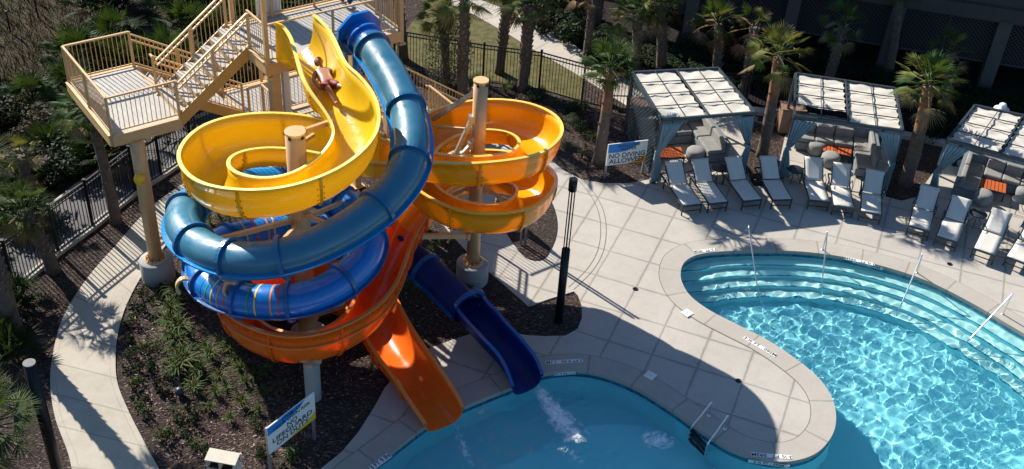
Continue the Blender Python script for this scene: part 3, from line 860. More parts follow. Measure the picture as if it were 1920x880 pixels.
def column(loc, h, r, label, name='support_column', cap=True, rtop=None, rz=0):
    root = empty(name, (loc[0], loc[1], 0), rz, label, 'column', 'cream support columns of the water slide')
    footing(root)
    mb = MB(); r2 = rtop or r
    mb.tube([(0, 0, .66), (0, 0, h * .7), (0, 0, h)], [r, r, r], 28, smooth=True)
    mb.build('pole', M['cream_pole'], root)
    if cap:
        mb = MB(); mb.lathe([(r + .004, h - .05), (r + .012, h + .005), (r + .01, h + .018), (0, h + .02)], n=32, smooth=False); c = mb.build('cap', M['cream'], root)
        mb = MB()
        for k in range(5):
            a = k * 1.2566 - 1.9; mb.box((r * math.cos(a), r * math.sin(a), h - .07), (.06, .06, .07), rz=a)
        mb.build('drain_slot', M['black'], c)
    return root
P1 = G(580, 655); P2 = G(885, 525); P0 = G(298, 520)
c1 = column(P1, zat(P1, 247), .235, 'cream column at the centre of the yellow and orange bowls')
c2 = column(P2, zat(P2, 151), .19, 'cream column at the centre of the amber double loop')
c0 = column(P0, 4.52, .19, 'cream column holding up the stair landing beside the curved path', cap=False)
def arm(root, base, z0, to, w=.09, name='brace_arm', key='cream_pole'):
    """arm from a column at height z0 out to a world point"""
    b = Vector((base.x, base.y, 0)); d = Vector(to) - Vector((base.x, base.y, z0)); d2 = Vector((d.x, d.y, 0)).normalized()
    a = Vector((0, 0, z0)) + d2 * .2
    mb = MB(); mb.bar(a, Vector(to) - b, w, w * 1.25); mb.box(a, (.16, .16, .22), rz=math.atan2(d2.y, d2.x))
    mb.build(name, M[key], root)
def armp(root, base, px0, py0, px1, py1, z1, w=.09, key='cream_pole'):
    z0 = zat(base, py0); arm(root, base, z0, G(px1, py1, z1), w, key=key)
armp(c1, P1, 565, 254, 622, 228, 6.35); armp(c1, P1, 565, 278, 588, 253, 6.0, .07)
armp(c1, P1, 563, 408, 398, 452, 4.5); armp(c1, P1, 563, 412, 520, 462, 4.6, .08); armp(c1, P1, 570, 395, 622, 424, 4.9, .08); armp(c1, P1, 566, 415, 640, 380, 3.9, .08)
armp(c1, P1, 572, 590, 648, 572, 1.7, .08); armp(c1, P1, 572, 545, 500, 560, 2.2, .08)
armp(c2, P2, 893, 178, 812, 224, 4.3, .10, 'galv'); armp(c2, P2, 893, 222, 855, 288, 4.35, .09, 'galv'); armp(c2, P2, 893, 270, 866, 291, 4.3, .09, 'galv'); armp(c2, P2, 893, 250, 815, 238, 4.3, .07, 'cream_pole')
armp(c2, P2, 888, 438, 790, 443, 2.25, .11); armp(c2, P2, 890, 350, 945, 378, 2.6, .08); armp(c2, P2, 890, 352, 835, 372, 2.7, .08)
# short pier under the orange bowl
pr = G(588, 745); mb = MB(); mb.lathe([(.2, -.05), (.2, 1.15), (.17, 1.2), (0, 1.2)], n=28)
po = empty('bowl_pier', (pr.x, pr.y, 0), 0, 'short grey round pier holding up the orange bowl', 'pier')
mb.build('pier_shaft', M['footing'], po); mb = MB(); mb.box((0, 0, 1.25), (.5, .12, .1)); mb.box((0, 0, 1.25), (.12, .5, .1)); mb.build('saddle', M['cream_pole'], po)
# twin thin props under the far side of the amber loop
pq = G(980, 462); pp = empty('slide_prop', (pq.x, pq.y, 0), 0, 'pair of thin steel props under the right side of the amber loop', 'prop')
for dx in (-.07, .07):
    mb = MB(); mb.cyl((dx, 0, 0), (dx, 0, 2.85), .035, 10); mb.build('prop_tube', M['galv'], pp)
# clamp brackets of the blue tube
for i, (px_, py_, z_, rzz) in enumerate([(355, 537, 2.35, .3), (444, 545, 3.0, 0), (698, 462, 3.1, .6)]):
    q = G(px_, py_, z_); mb = MB(); pts = [(math.cos(a) * .2 - .1, 0, math.sin(a) * .26) for a in [math.pi * (.35 + .9 * k / 9) for k in range(10)]]
    for k in range(9): mb.bar(pts[k], pts[k + 1], .12, .06)
    o = mb.build('tube_clamp', M['cream'], TUBE); o.location = q; o.rotation_euler = (0, 0, rzz)
# leg pedestal of the tube mouth
q = G(668, 118, 4.1)
lp = G(667, 96, 5.9); mb = MB(); mb.cyl((0, 0, 0), (0, 0, -1.5), .09, 14, r2=.11); o = mb.build('support_stub', M['blue'], TUBE); o.location = lp
mb = MB(); mb.lathe([(.2, -1.85), (.19, -1.6), (.12, -1.5), (0, -1.5)], n=20); o2 = mb.build('stub_foot', M['white'], TUBE); o2.location = lp

# ------------------------------------------------------------------ stair tower
TA = rad(38.2); E1 = Vector((math.cos(TA), math.sin(TA), 0)); E2 = Vector((-math.sin(TA), math.cos(TA), 0)); T0 = Vector((-8.86, 25.12, 0))
def W(u, v, z): return T0 + E1 * u + E2 * v + Vector((0, 0, z))
def grating(name, c1, c2, ang):
    m = mat(name, c1, .6); nt = m.node_tree; b = nt.nodes['Principled BSDF']
    ob = nd(nt, 'ShaderNodeTexCoord').outputs['Object']; sep = nd(nt, 'ShaderNodeSeparateXYZ'); lk(nt, ob, sep.inputs[0])
    U = math_n(nt, 'ADD', math_n(nt, 'MULTIPLY', sep.outputs[0], math.cos(ang)), math_n(nt, 'MULTIPLY', sep.outputs[1], math.sin(ang)))
    fr = math_n(nt, 'FRACT', math_n(nt, 'DIVIDE', U, .15))
    d = math_n(nt, 'MINIMUM', fr, math_n(nt, 'SUBTRACT', 1.0, fr))
    ln = ramp(nt, d, [(.0, 1.0), (.07, 0.0)])
    c = mix_c(nt, ramp(nt, noise(nt, 3, 4, vec=ob), [(.3, 0.0), (.7, 1.0)]), c1, c2)
    c = mix_c(nt, math_n(nt, 'MULTIPLY', ln, .8), c, tuple(x * .2 for x in c1)); lk(nt, c, b.inputs['Base Color'])
    lk(nt, bump(nt, math_n(nt, 'SUBTRACT', 0.0, ln), .5, .01), b.inputs['Normal'])
    return m
M['plank'] = grating('deck_planks', (.40, .38, .34), (.33, .31, .28), TA)
M['tread_w'] = var_mat('stair_tread', (.42, .38, .33), (.34, .30, .26), 5, .6)
TOWER = empty('stair_tower', (0, 0, 0), 0, 'cream steel stair tower with railed landings leading up to the slides', 'stair tower')
def deck(name, u0, u1, v0, v1, z, parent, depth=.26):
    mb = MB(); cs = [W(u0, v0, z), W(u1, v0, z), W(u1, v1, z), W(u0, v1, z)]
    mb.add(cs, [(0, 1, 2, 3)]); mb.add([c - Vector((0, 0, .05)) for c in cs], [(3, 2, 1, 0)])
    o = mb.build(name, M['plank'], parent)
    fb = MB()
    for a, b in ((0, 1), (1, 2), (2, 3), (3, 0)):
        p, q = cs[a], cs[b]; dn = Vector((0, 0, depth / 2 + .003)); out = (q - p).normalized().cross(Vector((0, 0, 1))) * .035
        fb.bar(p - dn + out, q - dn + out, .06, depth)
        fb.bar(p + out + Vector((0, 0, -.0)), q + out, .09, .03)
    fb.build('edge_beam', M['cream'], o)
    jb = MB(); nj = int((u1 - u0) / .6)
    for k in range(1, nj): jb.bar(W(u0 + (u1 - u0) * k / nj, v0, z - .15), W(u0 + (u1 - u0) * k / nj, v1, z - .15), .05, .15)
    if nj > 1: jb.build('joist', M['cream'], o)
    return o
_seen = set()
def railing(pts, parent, posts=None, h=1.07, sp=.115, mid=False, double=False, name='railing'):
    """pts: floor-level points; top rail, bottom rail and balusters as one part, each post a sub-part"""
    mb = MB(); up = Vector((0, 0, 1)); P_ = []
    for a, b in zip(pts[:-1], pts[1:]):
        a, b = Vector(a), Vector(b); L = (b - a).length; Lh = Vector((b.x - a.x, b.y - a.y, 0)).length
        mb.bar(a + up * h, b + up * h, .055, .045)
        mb.bar(a + up * .1, b + up * .1, .035, .035)
        if mid: mb.bar(a + up * (h - .17), b + up * (h - .17), .045, .045)
        n_ = max(1, int(Lh / sp))
        for k in range(1, n_):
            p = a.lerp(b, k / n_); mb.bar(p + up * .1, p + up * (h - .02), .016, .016, up=(1, 0, 0))
        m_ = max(1, round(Lh / 1.3))
        P_ += [a.lerp(b, k / m_) for k in range(m_)]
    P_.append(Vector(pts[-1]))
    o = mb.build(name, M['cream'], parent)
    for p in (posts or P_):
        kk = (round(p[0] * 6), round(p[1] * 6), round(p[2] * 3))
        if any((kk[0] + a, kk[1] + b, kk[2] + c) in _seen for a in (-1, 0, 1) for b in (-1, 0, 1) for c in (-1, 0, 1)): continue
        _seen.add(kk)
        pb = MB(); pb.bar(Vector(p) - up * .28, Vector(p) + up * (h + .0), .065, .065, up=(1, 0, 0)); pb.build('rail_post', M['cream'], o)
    return o
def flight(u0, u1, v0, v1, z0, z1, parent, n, name='stair_flight'):
    """flight along u"""
    mb = MB(); du = (u1 - u0) / n; dz = (z1 - z0) / n
    for k in range(n):
        zt = z0 + dz * (k + (1 if dz > 0 else 0)) - (0 if dz > 0 else 0)
        zt = z0 + dz * (k + 1) if dz > 0 else z0 + dz * k + (0 if k else 0)
        if dz < 0: zt = z0 + dz * (k + 1)
        ua, ub = u0 + du * k, u0 + du * (k + 1)
        c = W((ua + ub) / 2, (v0 + v1) / 2, zt - .025)
        mb.box(c, (abs(du) + .03, abs(v1 - v0) - .08, .05), rz=TA)
        mb.box(W(ua if dz > 0 else ua, (v0 + v1) / 2, zt - (dz / 2 if dz > 0 else -abs(dz) / 2) - .03), (.015, abs(v1 - v0) - .08, abs(dz)), rz=TA, mi=1)
    o = mb.build(name, [M['tread_w'], M['cream']], parent)
    for v in (v0, v1):
        sb = MB(); sb.bar(W(u0, v, z0 - .10), W(u1, v, z1 - .10), .06, .28)
        sb.build('stringer', M['fascia'] if v == v0 else M['cream'], o)
    return o
ZL, ZU, ZB = 4.8, 6.3, 3.3
# side landing
d1 = deck('landing', -1.82, 0, 0, 3.28, ZL, TOWER, .3)
railing([W(0, .02, ZL), W(-1.8, .02, ZL)], d1); railing([W(-1.8, .02, ZL), W(-1.8, 3.26, ZL)], d1); railing([W(-1.8, 3.26, ZL), W(0, 3.26, ZL)], d1)
railing([W(0, 1.55, ZL), W(0, 1.72, ZL)], d1)
mb = MB(); mb.bar(W(-1.82, 1.6, ZL - .35), W(0, 1.6, ZL - .35), .14, .2); mb.bar(W(-.9, 0, ZL - .35), W(-.9, 3.28, ZL - .35), .14, .2); mb.build('cross_beam', M['cream'], d1)
# upper flight and lower flight
f1 = flight(0, 2.09, 0, 1.45, ZL, ZU, TOWER, 8)
f2 = flight(0, 2.5, 1.80, 3.26, ZL, ZB, TOWER, 8)
railing([W(.05, 0, ZL + .02), W(2.09, 0, ZU)], f1, h=.98, mid=True); railing([W(.05, 1.45, ZL + .02), W(2.09, 1.45, ZU)], f1, h=.98, mid=True)
railing([W(.05, 1.80, ZL), W(2.5, 1.80, ZB)], f2, h=.98, mid=True); railing([W(.05, 3.26, ZL), W(2.5, 3.26, ZB)], f2, h=.98, mid=True)
# upper deck
d2 = deck('slide_deck', 2.09, 6.05, -1.05, 1.45, ZU, TOWER, .3)
railing([W(2.09, 0, ZU), W(2.09, -1.03, ZU), W(2.55, -1.03, ZU)], d2)
railing([W(4.02, -1.03, ZU), W(4.25, -1.03, ZU)], d2)
railing([W(5.45, -1.03, ZU), W(6.03, -1.03, ZU), W(6.03, 1.43, ZU), W(2.15, 1.43, ZU)], d2)
mb = MB(); mb.bar(W(2.55, -1.03, ZU + 1.07), W(4.02, -1.03, ZU + 1.07), .05, .045); mb.bar(W(4.25, -1.03, ZU + 1.07), W(5.45, -1.03, ZU + 1.07), .05, .045); mb.build('entry_guard_bar', M['cream'], d2)
# lower landing and the flights down to the ground
d3 = deck('mid_landing', 2.5, 5.0, 1.35, 3.26, ZB, TOWER, .28)
railing([W(2.5, 1.37, ZB), W(5.0, 1.37, ZB)], d3); railing([W(2.5, 3.24, ZB), W(5.0, 3.24, ZB)], d3)
d5 = deck('mid_landing', 2.9, 5.0, -.75, 1.30, ZB - .004, TOWER, .28)
railing([W(2.9, 1.30, ZB), W(2.9, -.73, ZB), W(5.0, -.73, ZB)], d5)
f3 = flight(5.0, 7.0, -.75, .75, ZB, 2.0, TOWER, 7)
railing([W(5.0, -.75, ZB), W(7.0, -.75, 2.0)], f3, h=.98, mid=True); railing([W(5.0, .75, ZB), W(7.0, .75, 2.0)], f3, h=.98, mid=True)
d4 = deck('low_landing', 7.0, 8.3, -.75, 2.6, 2.0, TOWER, .28)
railing([W(7.0, 2.58, 2.0), W(7.0, .9, 2.0)], d4); railing([W(7.0, 2.58, 2.0), W(8.3, 2.58, 2.0)], d4)
railing([W(7.0, -.73, 2.0), W(8.28, -.73, 2.0), W(8.28, .9, 2.0)], d4)
f4 = flight(8.3, 10.9, 1.1, 2.6, 2.0, .15, TOWER, 10)
railing([W(8.3, 2.58, 2.0), W(10.9, 2.58, .15), W(11.2, 2.58, .15)], f4, h=.98); railing([W(8.3, 1.1, 2.0), W(10.9, 1.1, .15), W(11.2, 1.1, .15)], f4, h=.98)
# posts carrying the tower
def tpost(u, v, z1, s=.2, key='cream', z0=0, name='tower_post'):
    mb = MB(); mb.bar(W(u, v, z0), W(u, v, z1), s, s, up=(E1.x, E1.y, 0)); mb.box(W(u, v, z0 + .02), (s * 1.8, s * 1.8, .04), rz=TA); mb.build(name, M[key], TOWER)
tpost(2.35, -.8, ZU - .3, .26); tpost(2.7, -.72, ZU - .3, .16, 'white', name='drain_pipe')
tpost(5.8, -.8, ZU - .3, .22); tpost(5.8, 1.2, ZU - .3, .22); tpost(4.9, 3.1, ZB - .3, .16);  tpost(7.1, -.6, 1.8, .16); tpost(8.2, 2.5, 1.8, .16)
# tall posts going up to the canopy over the deck
for u, v in ((2.09, -1.05), (6.08, -1.05), (6.08, 1.5), (2.3, 1.5)):
    tpost(u, v, 9.6, .11, z0=ZU - .4, name='canopy_post')
# enclosed white sheet hung on the back rail, yellow loudspeaker on the first column
mb = MB(); a, b = W(3.0, 1.5, ZU + .1), W(3.75, 1.5, ZU + .1)
mb.bar(a + Vector((0, 0, .55)), b + Vector((0, 0, .55)), .03, 1.3, up=(0, 0, 1)); mb.build('notice_panel', M['white'], TOWER)
mb = MB(); mb.lathe([(.0, -.09), (.13, -.09), (.15, -.04), (.15, .05), (.10, .09), (0, .09)], n=20); mb.box((.0, .12, 0), (.08, .12, .08))
lo_ = mb.build('emergency_horn', M['yellow'], None); zz = zat(P0, 326); lo_.location = (P0.x + .02, P0.y - .26, zz); lo_.rotation_euler = (rad(70), 0, .2)
tag(lo_, 'small round yellow box fixed on the column under the stair landing', 'alarm box')

# ------------------------------------------------------------------ people
def skin_fig(name, J, E_, R, mats, parent=None):
    me = bpy.data.meshes.new(name); me.from_pydata([Vector(j) for j in J], E_, []); me.materials.append(mats)
    o = bpy.data.objects.new(name, me); COL.objects.link(o)
    if parent: o.parent = parent
    md = o.modifiers.new('skin', 'SKIN'); md.use_smooth_shade = True
    sk = me.skin_vertices[0].data
    for i, r in enumerate(R): sk[i].radius = (r, r) if not isinstance(r, tuple) else r
    sk[0].use_root = True
    ss = o.modifiers.new('sub', 'SUBSURF'); ss.levels = 2; ss.render_levels = 2
    return o
def bake(o):
    dg = bpy.context.evaluated_depsgraph_get(); me = bpy.data.meshes.new_from_object(o.evaluated_get(dg)); old = o.data
    o.modifiers.clear(); o.data = me; me.name = old.name
    for p in me.polygons: p.use_smooth = True
M['skin'] = mat('skin_tan', (.36, .16, .09), .45); M['hair'] = mat('hair_dark', (.015, .01, .008), .6)
M['red_cloth'] = var_mat('red_swim_shorts', (.22, .008, .012), (.15, .006, .012), 8, .6); M['blue_cloth'] = var_mat('navy_trousers', (.01, .035, .14), (.008, .025, .1), 6, .8); M['shirt'] = mat('shirt_cloth', (.1, .3, .5), .8)
M['eye'] = mat('eye_dark', (.01, .008, .008), .2); M['lip'] = mat('lip', (.25, .07, .05), .5)
bpy.context.view_layer.update()
bv = BVHTree.FromObject(SLIDE_PARTS[0], bpy.context.evaluated_depsgraph_get())
def onfloor(px, py, up=.0):
    d = (G(px, py, 0) - CAM).normalized(); h = bv.ray_cast(CAM, d)
    return (h[0] if h[0] else G(px, py, 6.2)) + Vector((0, 0, up))
# the sliding boy: build flat along the trough axis
hipp = onfloor(616, 168); headp = onfloor(592, 128); footp = onfloor(637, 205)
ax = (footp - headp).normalized(); 
sidev = ax.cross(Vector((0, 0, 1))).normalized(); upv = sidev.cross(ax).normalized()
if upv.z < 0: upv = -upv
BS = 1.22
def BP(a, s, u): return hipp + ax * a * BS + sidev * s * BS + upv * u * BS
# sidev: + towards image right?
if PX(BP(0, .3, 0))[0] < PX(BP(0, 0, 0))[0]: sidev = -sidev
J = [BP(0, 0, .13), BP(-.20, 0, .14), BP(-.38, 0, .17), BP(-.50, 0, .22), BP(-.56, 0, .26), BP(-.62, 0, .29),
     BP(-.44, .15, .18), BP(-.30, .33, .14), BP(-.15, .50, .16), BP(-.09, .56, .16),
     BP(-.44, -.15, .18), BP(-.22, -.24, .12), BP(-.0, -.22, .10), BP(.06, -.21, .10),
     BP(.06, .09, .13), BP(.36, .20, .22), BP(.66, .30, .10), BP(.76, .34, .16),
     BP(.06, -.09, .13), BP(.40, -.10, .24), BP(.74, -.06, .10), BP(.82, -.05, .17)]
Ed = [(0, 1), (1, 2), (2, 3), (3, 4), (4, 5), (2, 6), (6, 7), (7, 8), (8, 9), (2, 10), (10, 11), (11, 12), (12, 13), (0, 14), (14, 15), (15, 16), (16, 17), (0, 18), (18, 19), (19, 20), (20, 21)]
Rr = [.12, .115, .125, .055, .05, .06, .055, .042, .03, .025, .055, .042, .03, .025, .085, .055, .035, .03, .085, .055, .035, .03]
Rr = [q * BS for q in Rr]
boy = empty('person', (0, 0, 0), 0, 'boy in dark red swim shorts sliding down the yellow trough on his back', 'person')
def blob(name, c, r, m, parent, n=16, sc=(1, 1, 1), Mx=None):
    mb = MB(); pr = [(math.sin(math.pi * k / n), -math.cos(math.pi * k / n)) for k in range(n + 1)]; mb.lathe([(a * r, b * r) for a, b in pr], n=20)
    Mx = Mx or Matrix.Identity(3); c = Vector(c)
    mb.v = [tuple(c + Mx @ Vector((x * sc[0], y * sc[1], z * sc[2]))) for x, y, z in mb.v]
    return mb.build(name, m, parent)
def hand(parent_pts, wrist, dirv, palm_n, s, J, Ed, Rr, base):
    """five fingers as short chains rooted in the palm, added to the body skeleton"""
    dirv = dirv.normalized(); sd_ = dirv.cross(palm_n).normalized()
    for k in range(5):
        off = (k - 1.8) * .017 * s
        L_ = (.05, .062, .068, .062, .048)[k] * s
        if k == 0: p1 = wrist + dirv * .02 * s - sd_ * .035 * s; p2 = p1 + (dirv * .6 - sd_ * .7).normalized() * .045 * s
        else: p1 = wrist + dirv * .055 * s + sd_ * off; p2 = p1 + (dirv + palm_n * .25).normalized() * L_
        J += [p1, p2]; Rr += [.011 * s, .008 * s]; Ed += [(base, len(J) - 2), (len(J) - 2, len(J) - 1)]
hand(None, J[9], J[9] - J[8], -upv, .8, J, Ed, Rr, 9); hand(None, J[13], J[13] - J[12], -upv, .8, J, Ed, Rr, 13)
body = skin_fig('body', J, Ed, Rr, M['skin'], boy); bake(body)
RotH = Matrix((sidev, upv, -ax)).transposed()
hc = BP(-.655, 0, .30)
hd = blob('head', hc, .118, M['skin'], boy, sc=(.82, .95, 1.12), Mx=RotH)
blob('nose', hc + upv * .112 + ax * .012, .018, M['skin'], hd, 6)
for s_ in (-1, 1):
    blob('eye', hc + upv * .10 + sidev * .033 * s_ - ax * .015, .014, M['eye'], hd, 6); blob('ear', hc + sidev * .086 * s_, .024, M['skin'], hd, 6)
blob('mouth', hc + upv * .10 + ax * .05, .018, M['lip'], hd, 6, sc=(1.3, .4, .5), Mx=RotH)
blob('hair', hc - ax * .055 - upv * .05, .125, M['hair'], boy, sc=(.88, .96, 1.02), Mx=RotH)
Js = [BP(-.03, 0, .13), BP(.04, .03, .135), BP(.10, .11, .15), BP(.27, .17, .20), BP(.04, -.03, .135), BP(.10, -.11, .15), BP(.30, -.11, .225), BP(-.08, 0, .13)]
shorts = skin_fig('swim_shorts', Js, [(0, 1), (1, 2), (2, 3), (0, 4), (4, 5), (5, 6), (0, 7)], [q * BS for q in (.135, .12, .105, .085, .12, .105, .085, .13)], M['red_cloth'], boy); bake(shorts)

# attendant standing on the slide deck, mostly above the frame
ab = G(650, 13, ZU); att = empty('person', (ab.x, ab.y, ZU), rad(150), 'standing attendant in dark blue trousers at the top of the slides', 'person')
V3 = Vector
J = [V3((0, 0, .93)), V3((0, 0, 1.12)), V3((0, 0, 1.36)), V3((0, 0, 1.48)), V3((0, 0, 1.56)), V3((0, 0, 1.64)),
     V3((.18, 0, 1.40)), V3((.24, .02, 1.12)), V3((.25, -.1, .90)), V3((.25, -.13, .84)), V3((-.18, 0, 1.40)), V3((-.24, .02, 1.12)), V3((-.25, -.1, .90)), V3((-.25, -.13, .84)),
     V3((.10, 0, .88)), V3((.12, 0, .48)), V3((.13, .02, .08)), V3((.14, -.16, .035)), V3((-.10, 0, .88)), V3((-.12, -.02, .48)), V3((-.13, .02, .08)), V3((-.14, -.16, .035))]
Rr = [.14, .13, .15, .06, .055, .06, .07, .05, .035, .03, .07, .05, .035, .03, .10, .065, .045, .04, .10, .065, .045, .04]
Ed = [(0, 1), (1, 2), (2, 3), (3, 4), (4, 5), (2, 6), (6, 7), (7, 8), (8, 9), (2, 10), (10, 11), (11, 12), (12, 13), (0, 14), (14, 15), (15, 16), (16, 17), (0, 18), (18, 19), (19, 20), (20, 21)]
hand(None, J[9], V3((0, -.3, -1)), V3((0, -1, 0)), 1, J, Ed, Rr, 9); hand(None, J[13], V3((0, -.3, -1)), V3((0, -1, 0)), 1, J, Ed, Rr, 13)
b_ = skin_fig('body', J, Ed, Rr, M['skin'], att); bake(b_)
tr = skin_fig('trousers', [V3((0, 0, .97)), V3((.10, 0, .86)), V3((.12, 0, .48)), V3((.13, .01, .13)), V3((-.10, 0, .86)), V3((-.12, -.02, .48)), V3((-.13, .01, .13))], [(0, 1), (1, 2), (2, 3), (0, 4), (4, 5), (5, 6)], [.16, .125, .095, .085, .125, .095, .085], M['blue_cloth'], att); bake(tr)
sh = skin_fig('shirt', [V3((0, 0, 1.0)), V3((0, 0, 1.18)), V3((0, 0, 1.38)), V3((.19, 0, 1.40)), V3((.25, .02, 1.22)), V3((-.19, 0, 1.40)), V3((-.25, .02, 1.22))], [(0, 1), (1, 2), (2, 3), (3, 4), (2, 5), (5, 6)], [.16, .155, .165, .085, .07, .085, .07], M['shirt'], att); bake(sh)
hd = blob('head', (0, -.01, 1.72), .11, M['skin'], att, sc=(.82, .95, 1.15)); blob('nose', (0, -.12, 1.71), .018, M['skin'], hd, 6)
for s_ in (-1, 1): blob('eye', (.035 * s_, -.10, 1.735), .014, M['eye'], hd, 6)
blob('hair', (0, .02, 1.755), .115, M['hair'], att, sc=(.88, .96, 1.0))
# ------------------------------------------------------------------ cabanas
M['canvas'] = var_mat('canvas', (.66, .63, .56), (.62, .58, .51), 3, .8, .2, 8)
cvm = M['canvas']; nt = cvm.node_tree; b = nt.nodes['Principled BSDF']
tl = nd(nt, 'ShaderNodeBsdfTranslucent'); tl.inputs[0].default_value = (.6, .52, .40, 1)
mx = nd(nt, 'ShaderNodeMixShader'); mx.inputs[0].default_value = .18; lk(nt, b.outputs[0], mx.inputs[1]); lk(nt, tl.outputs[0], mx.inputs[2])
lk(nt, mx.outputs[0], [n_ for n_ in nt.nodes if n_.type == 'OUTPUT_MATERIAL'][0].inputs[0])
M['curtain'] = var_mat('slate_curtain', (.23, .32, .37), (.18, .27, .32), 5, .85)
M['sofa'] = var_mat('grey_cushion', (.23, .23, .22), (.19, .19, .185), 4, .9)
M['sofa_side'] = var_mat('sofa_shell', (.16, .19, .21), (.13, .16, .18), 6, .8)
M['teak'] = var_mat('orange_teak', (.48, .11, .03), (.40, .085, .02), 6, .5)
M['pouf'] = var_mat('pouf_fabric', (.24, .24, .24), (.20, .21, .21), 12, .9, .3, 60)
M['cabinet'] = var_mat('cabinet_wood', (.26, .15, .10), (.21, .12, .08), 4, .6)
rgc = random.Random(3)
def cabana(q, H_, label, hole=None, sofa='right', lattice=False, lounge=True, tied='both'):
    """q: roof corners fl, fr, br, bl (world xy)"""
    fl, fr, br, bl = [Vector((p[0], p[1], 0)) for p in q]
    org = fl; root = empty('cabana', (org.x, org.y, DZ), 0, label, 'cabana', 'cabanas in a row along the deck')
    def B(u, v, z=0.0): return (fl.lerp(fr, u)).lerp(bl.lerp(br, u), v) - org + Vector((0, 0, z))
    mb = MB()
    for u, v in ((0, 0), (1, 0), (1, 1), (0, 1)):
        pb = MB(); pb.bar(B(u, v, 0), B(u, v, H_), .09, .09, up=(1, 0, 0)); pb.box(B(u, v, .01), (.2, .2, .02)); pb.build('post', M['cabana_frame'], root)
    for a, b_ in (((0, 0), (1, 0)), ((1, 0), (1, 1)), ((1, 1), (0, 1)), ((0, 1), (0, 0))):
        mb.bar(B(*a, H_), B(*b_, H_), .07, .10)
    for k in (1, 3): mb.bar(B(k / 4, 0, H_ + .05), B(k / 4, 1, H_ + .05), .02, .03)
    mb.bar(B(.5, 0, H_ + .05), B(.5, 1, H_ + .05), .05, .05)
    for k in (1, 2, 3): mb.bar(B(0, k / 4, H_ + .045), B(1, k / 4, H_ + .045), .02, .03)
    mb.build('roof_frame', M['cabana_frame'], root)
    # canvas in two halves, sagging between the bars
    for half in (0, 1):
        v0 = hole[half] if hole else 0.02
        nu, nv = 14, 44; vs = []; ph = rgc.uniform(0, 6)
        for j in range(nv + 1):
            v = v0 + (.98 - v0) * j / nv
            for i in range(nu + 1):
                u = .02 + half * .5 + .46 * i / nu
                sag = -.012 * (1 - abs(((v * 4) % 1) * 2 - 1) ** 2) * (.6 + .4 * math.sin(i * .9 + ph + v * 5)) - .012 * math.sin(i * 1.3 + j * .9 + ph) - .010 * math.sin(i * .7 - j * .55 + 2 * ph) - .03
                edge = .022 * math.sin(v * 46 + ph) if i in (0, nu) else 0
                p = B(u + edge * .35, v, H_ + .018 + sag); p.z += rgc.uniform(-.004, .004); vs.append(p)
        cb = MB(); cb.add(vs, [(j * (nu + 1) + i, j * (nu + 1) + i + 1, (j + 1) * (nu + 1) + i + 1, (j + 1) * (nu + 1) + i) for j in range(nv) for i in range(nu)], 0, True)
        cb.build('roof_canvas', M['canvas'], root)
    # tied curtains at the two front posts
    for u, sgn in ((0, 1), (1, -1)):
        vs = []; nk = 22; nz = 16
        du = (fr - fl).length
        for j in range(nz + 1):
            z = H_ - .1 - (H_ - .16) * j / nz; t_ = j / nz
            wid = .62 * (1 - t_ / .5) ** 1.1 + .13 if t_ < .5 else .13 + .25 * ((t_ - .5) / .5) ** .8
            for k in range(nk + 1):
                x = k / nk
                p = B(u, 0, z) + (fr - fl).normalized() * sgn * (x * wid - .02 + (0.0 if t_ < .5 else -.06)) + (bl - fl).normalized() * (.055 * math.sin(k * 1.7 + j * .12) * (1.0 if t_ > .1 else .7) - .05)
                vs.append(p)
        cb = MB(); cb.add(vs, [(j * (nk + 1) + i, j * (nk + 1) + i + 1, (j + 1) * (nk + 1) + i + 1, (j + 1) * (nk + 1) + i) for j in range(nz) for i in range(nk)], 0, True)
        c_ = cb.build('curtain', M['curtain'], root); s_ = c_.modifiers.new('s', 'SOLIDIFY'); s_.thickness = .008
        tb = MB(); tb.box(B(u, 0, (H_) * .48) + (fr - fl).normalized() * sgn * .04, (.2, .16, .05)); tb.build('tie_band', M['curtain'], c_)
    # lattice screens on side(s)
    def screen(a, b_, hh=H_ - .1):
        sb = MB(); A_, B_ = B(*a), B(*b_); L = (B_ - A_).length; d = (B_ - A_).normalized(); up = Vector((0, 0, 1))
        for z in (.12, hh): sb.bar(A_ + up * z, B_ + up * z, .05, .05)
        s = .17; n_ = int((L + hh) / s)
        for k in range(n_):
            x0 = k * s
            for sg in (0, 1):
                p0 = (min(x0, L), max(0, x0 - L)); p1 = (max(0, x0 - hh), min(x0, hh))
                if sg: p0 = (L - p0[0], p0[1]); p1 = (L - p1[0], p1[1])
                sb.bar(A_ + d * p0[0] + up * (p0[1] + .05), A_ + d * p1[0] + up * (p1[1] + .05), .012, .03)
        sb.build('lattice_screen', M['cabana_frame'], root)
    if lattice: screen((0, .06), (0, .94))
    # back rail
    bb = MB(); bb.bar(B(0, 1, .9), B(1, 1, .9), .05, .06); bb.build('back_rail', M['cabana_frame'], root)
    return root, B, org, (fr - fl).length, (bl - fl).length
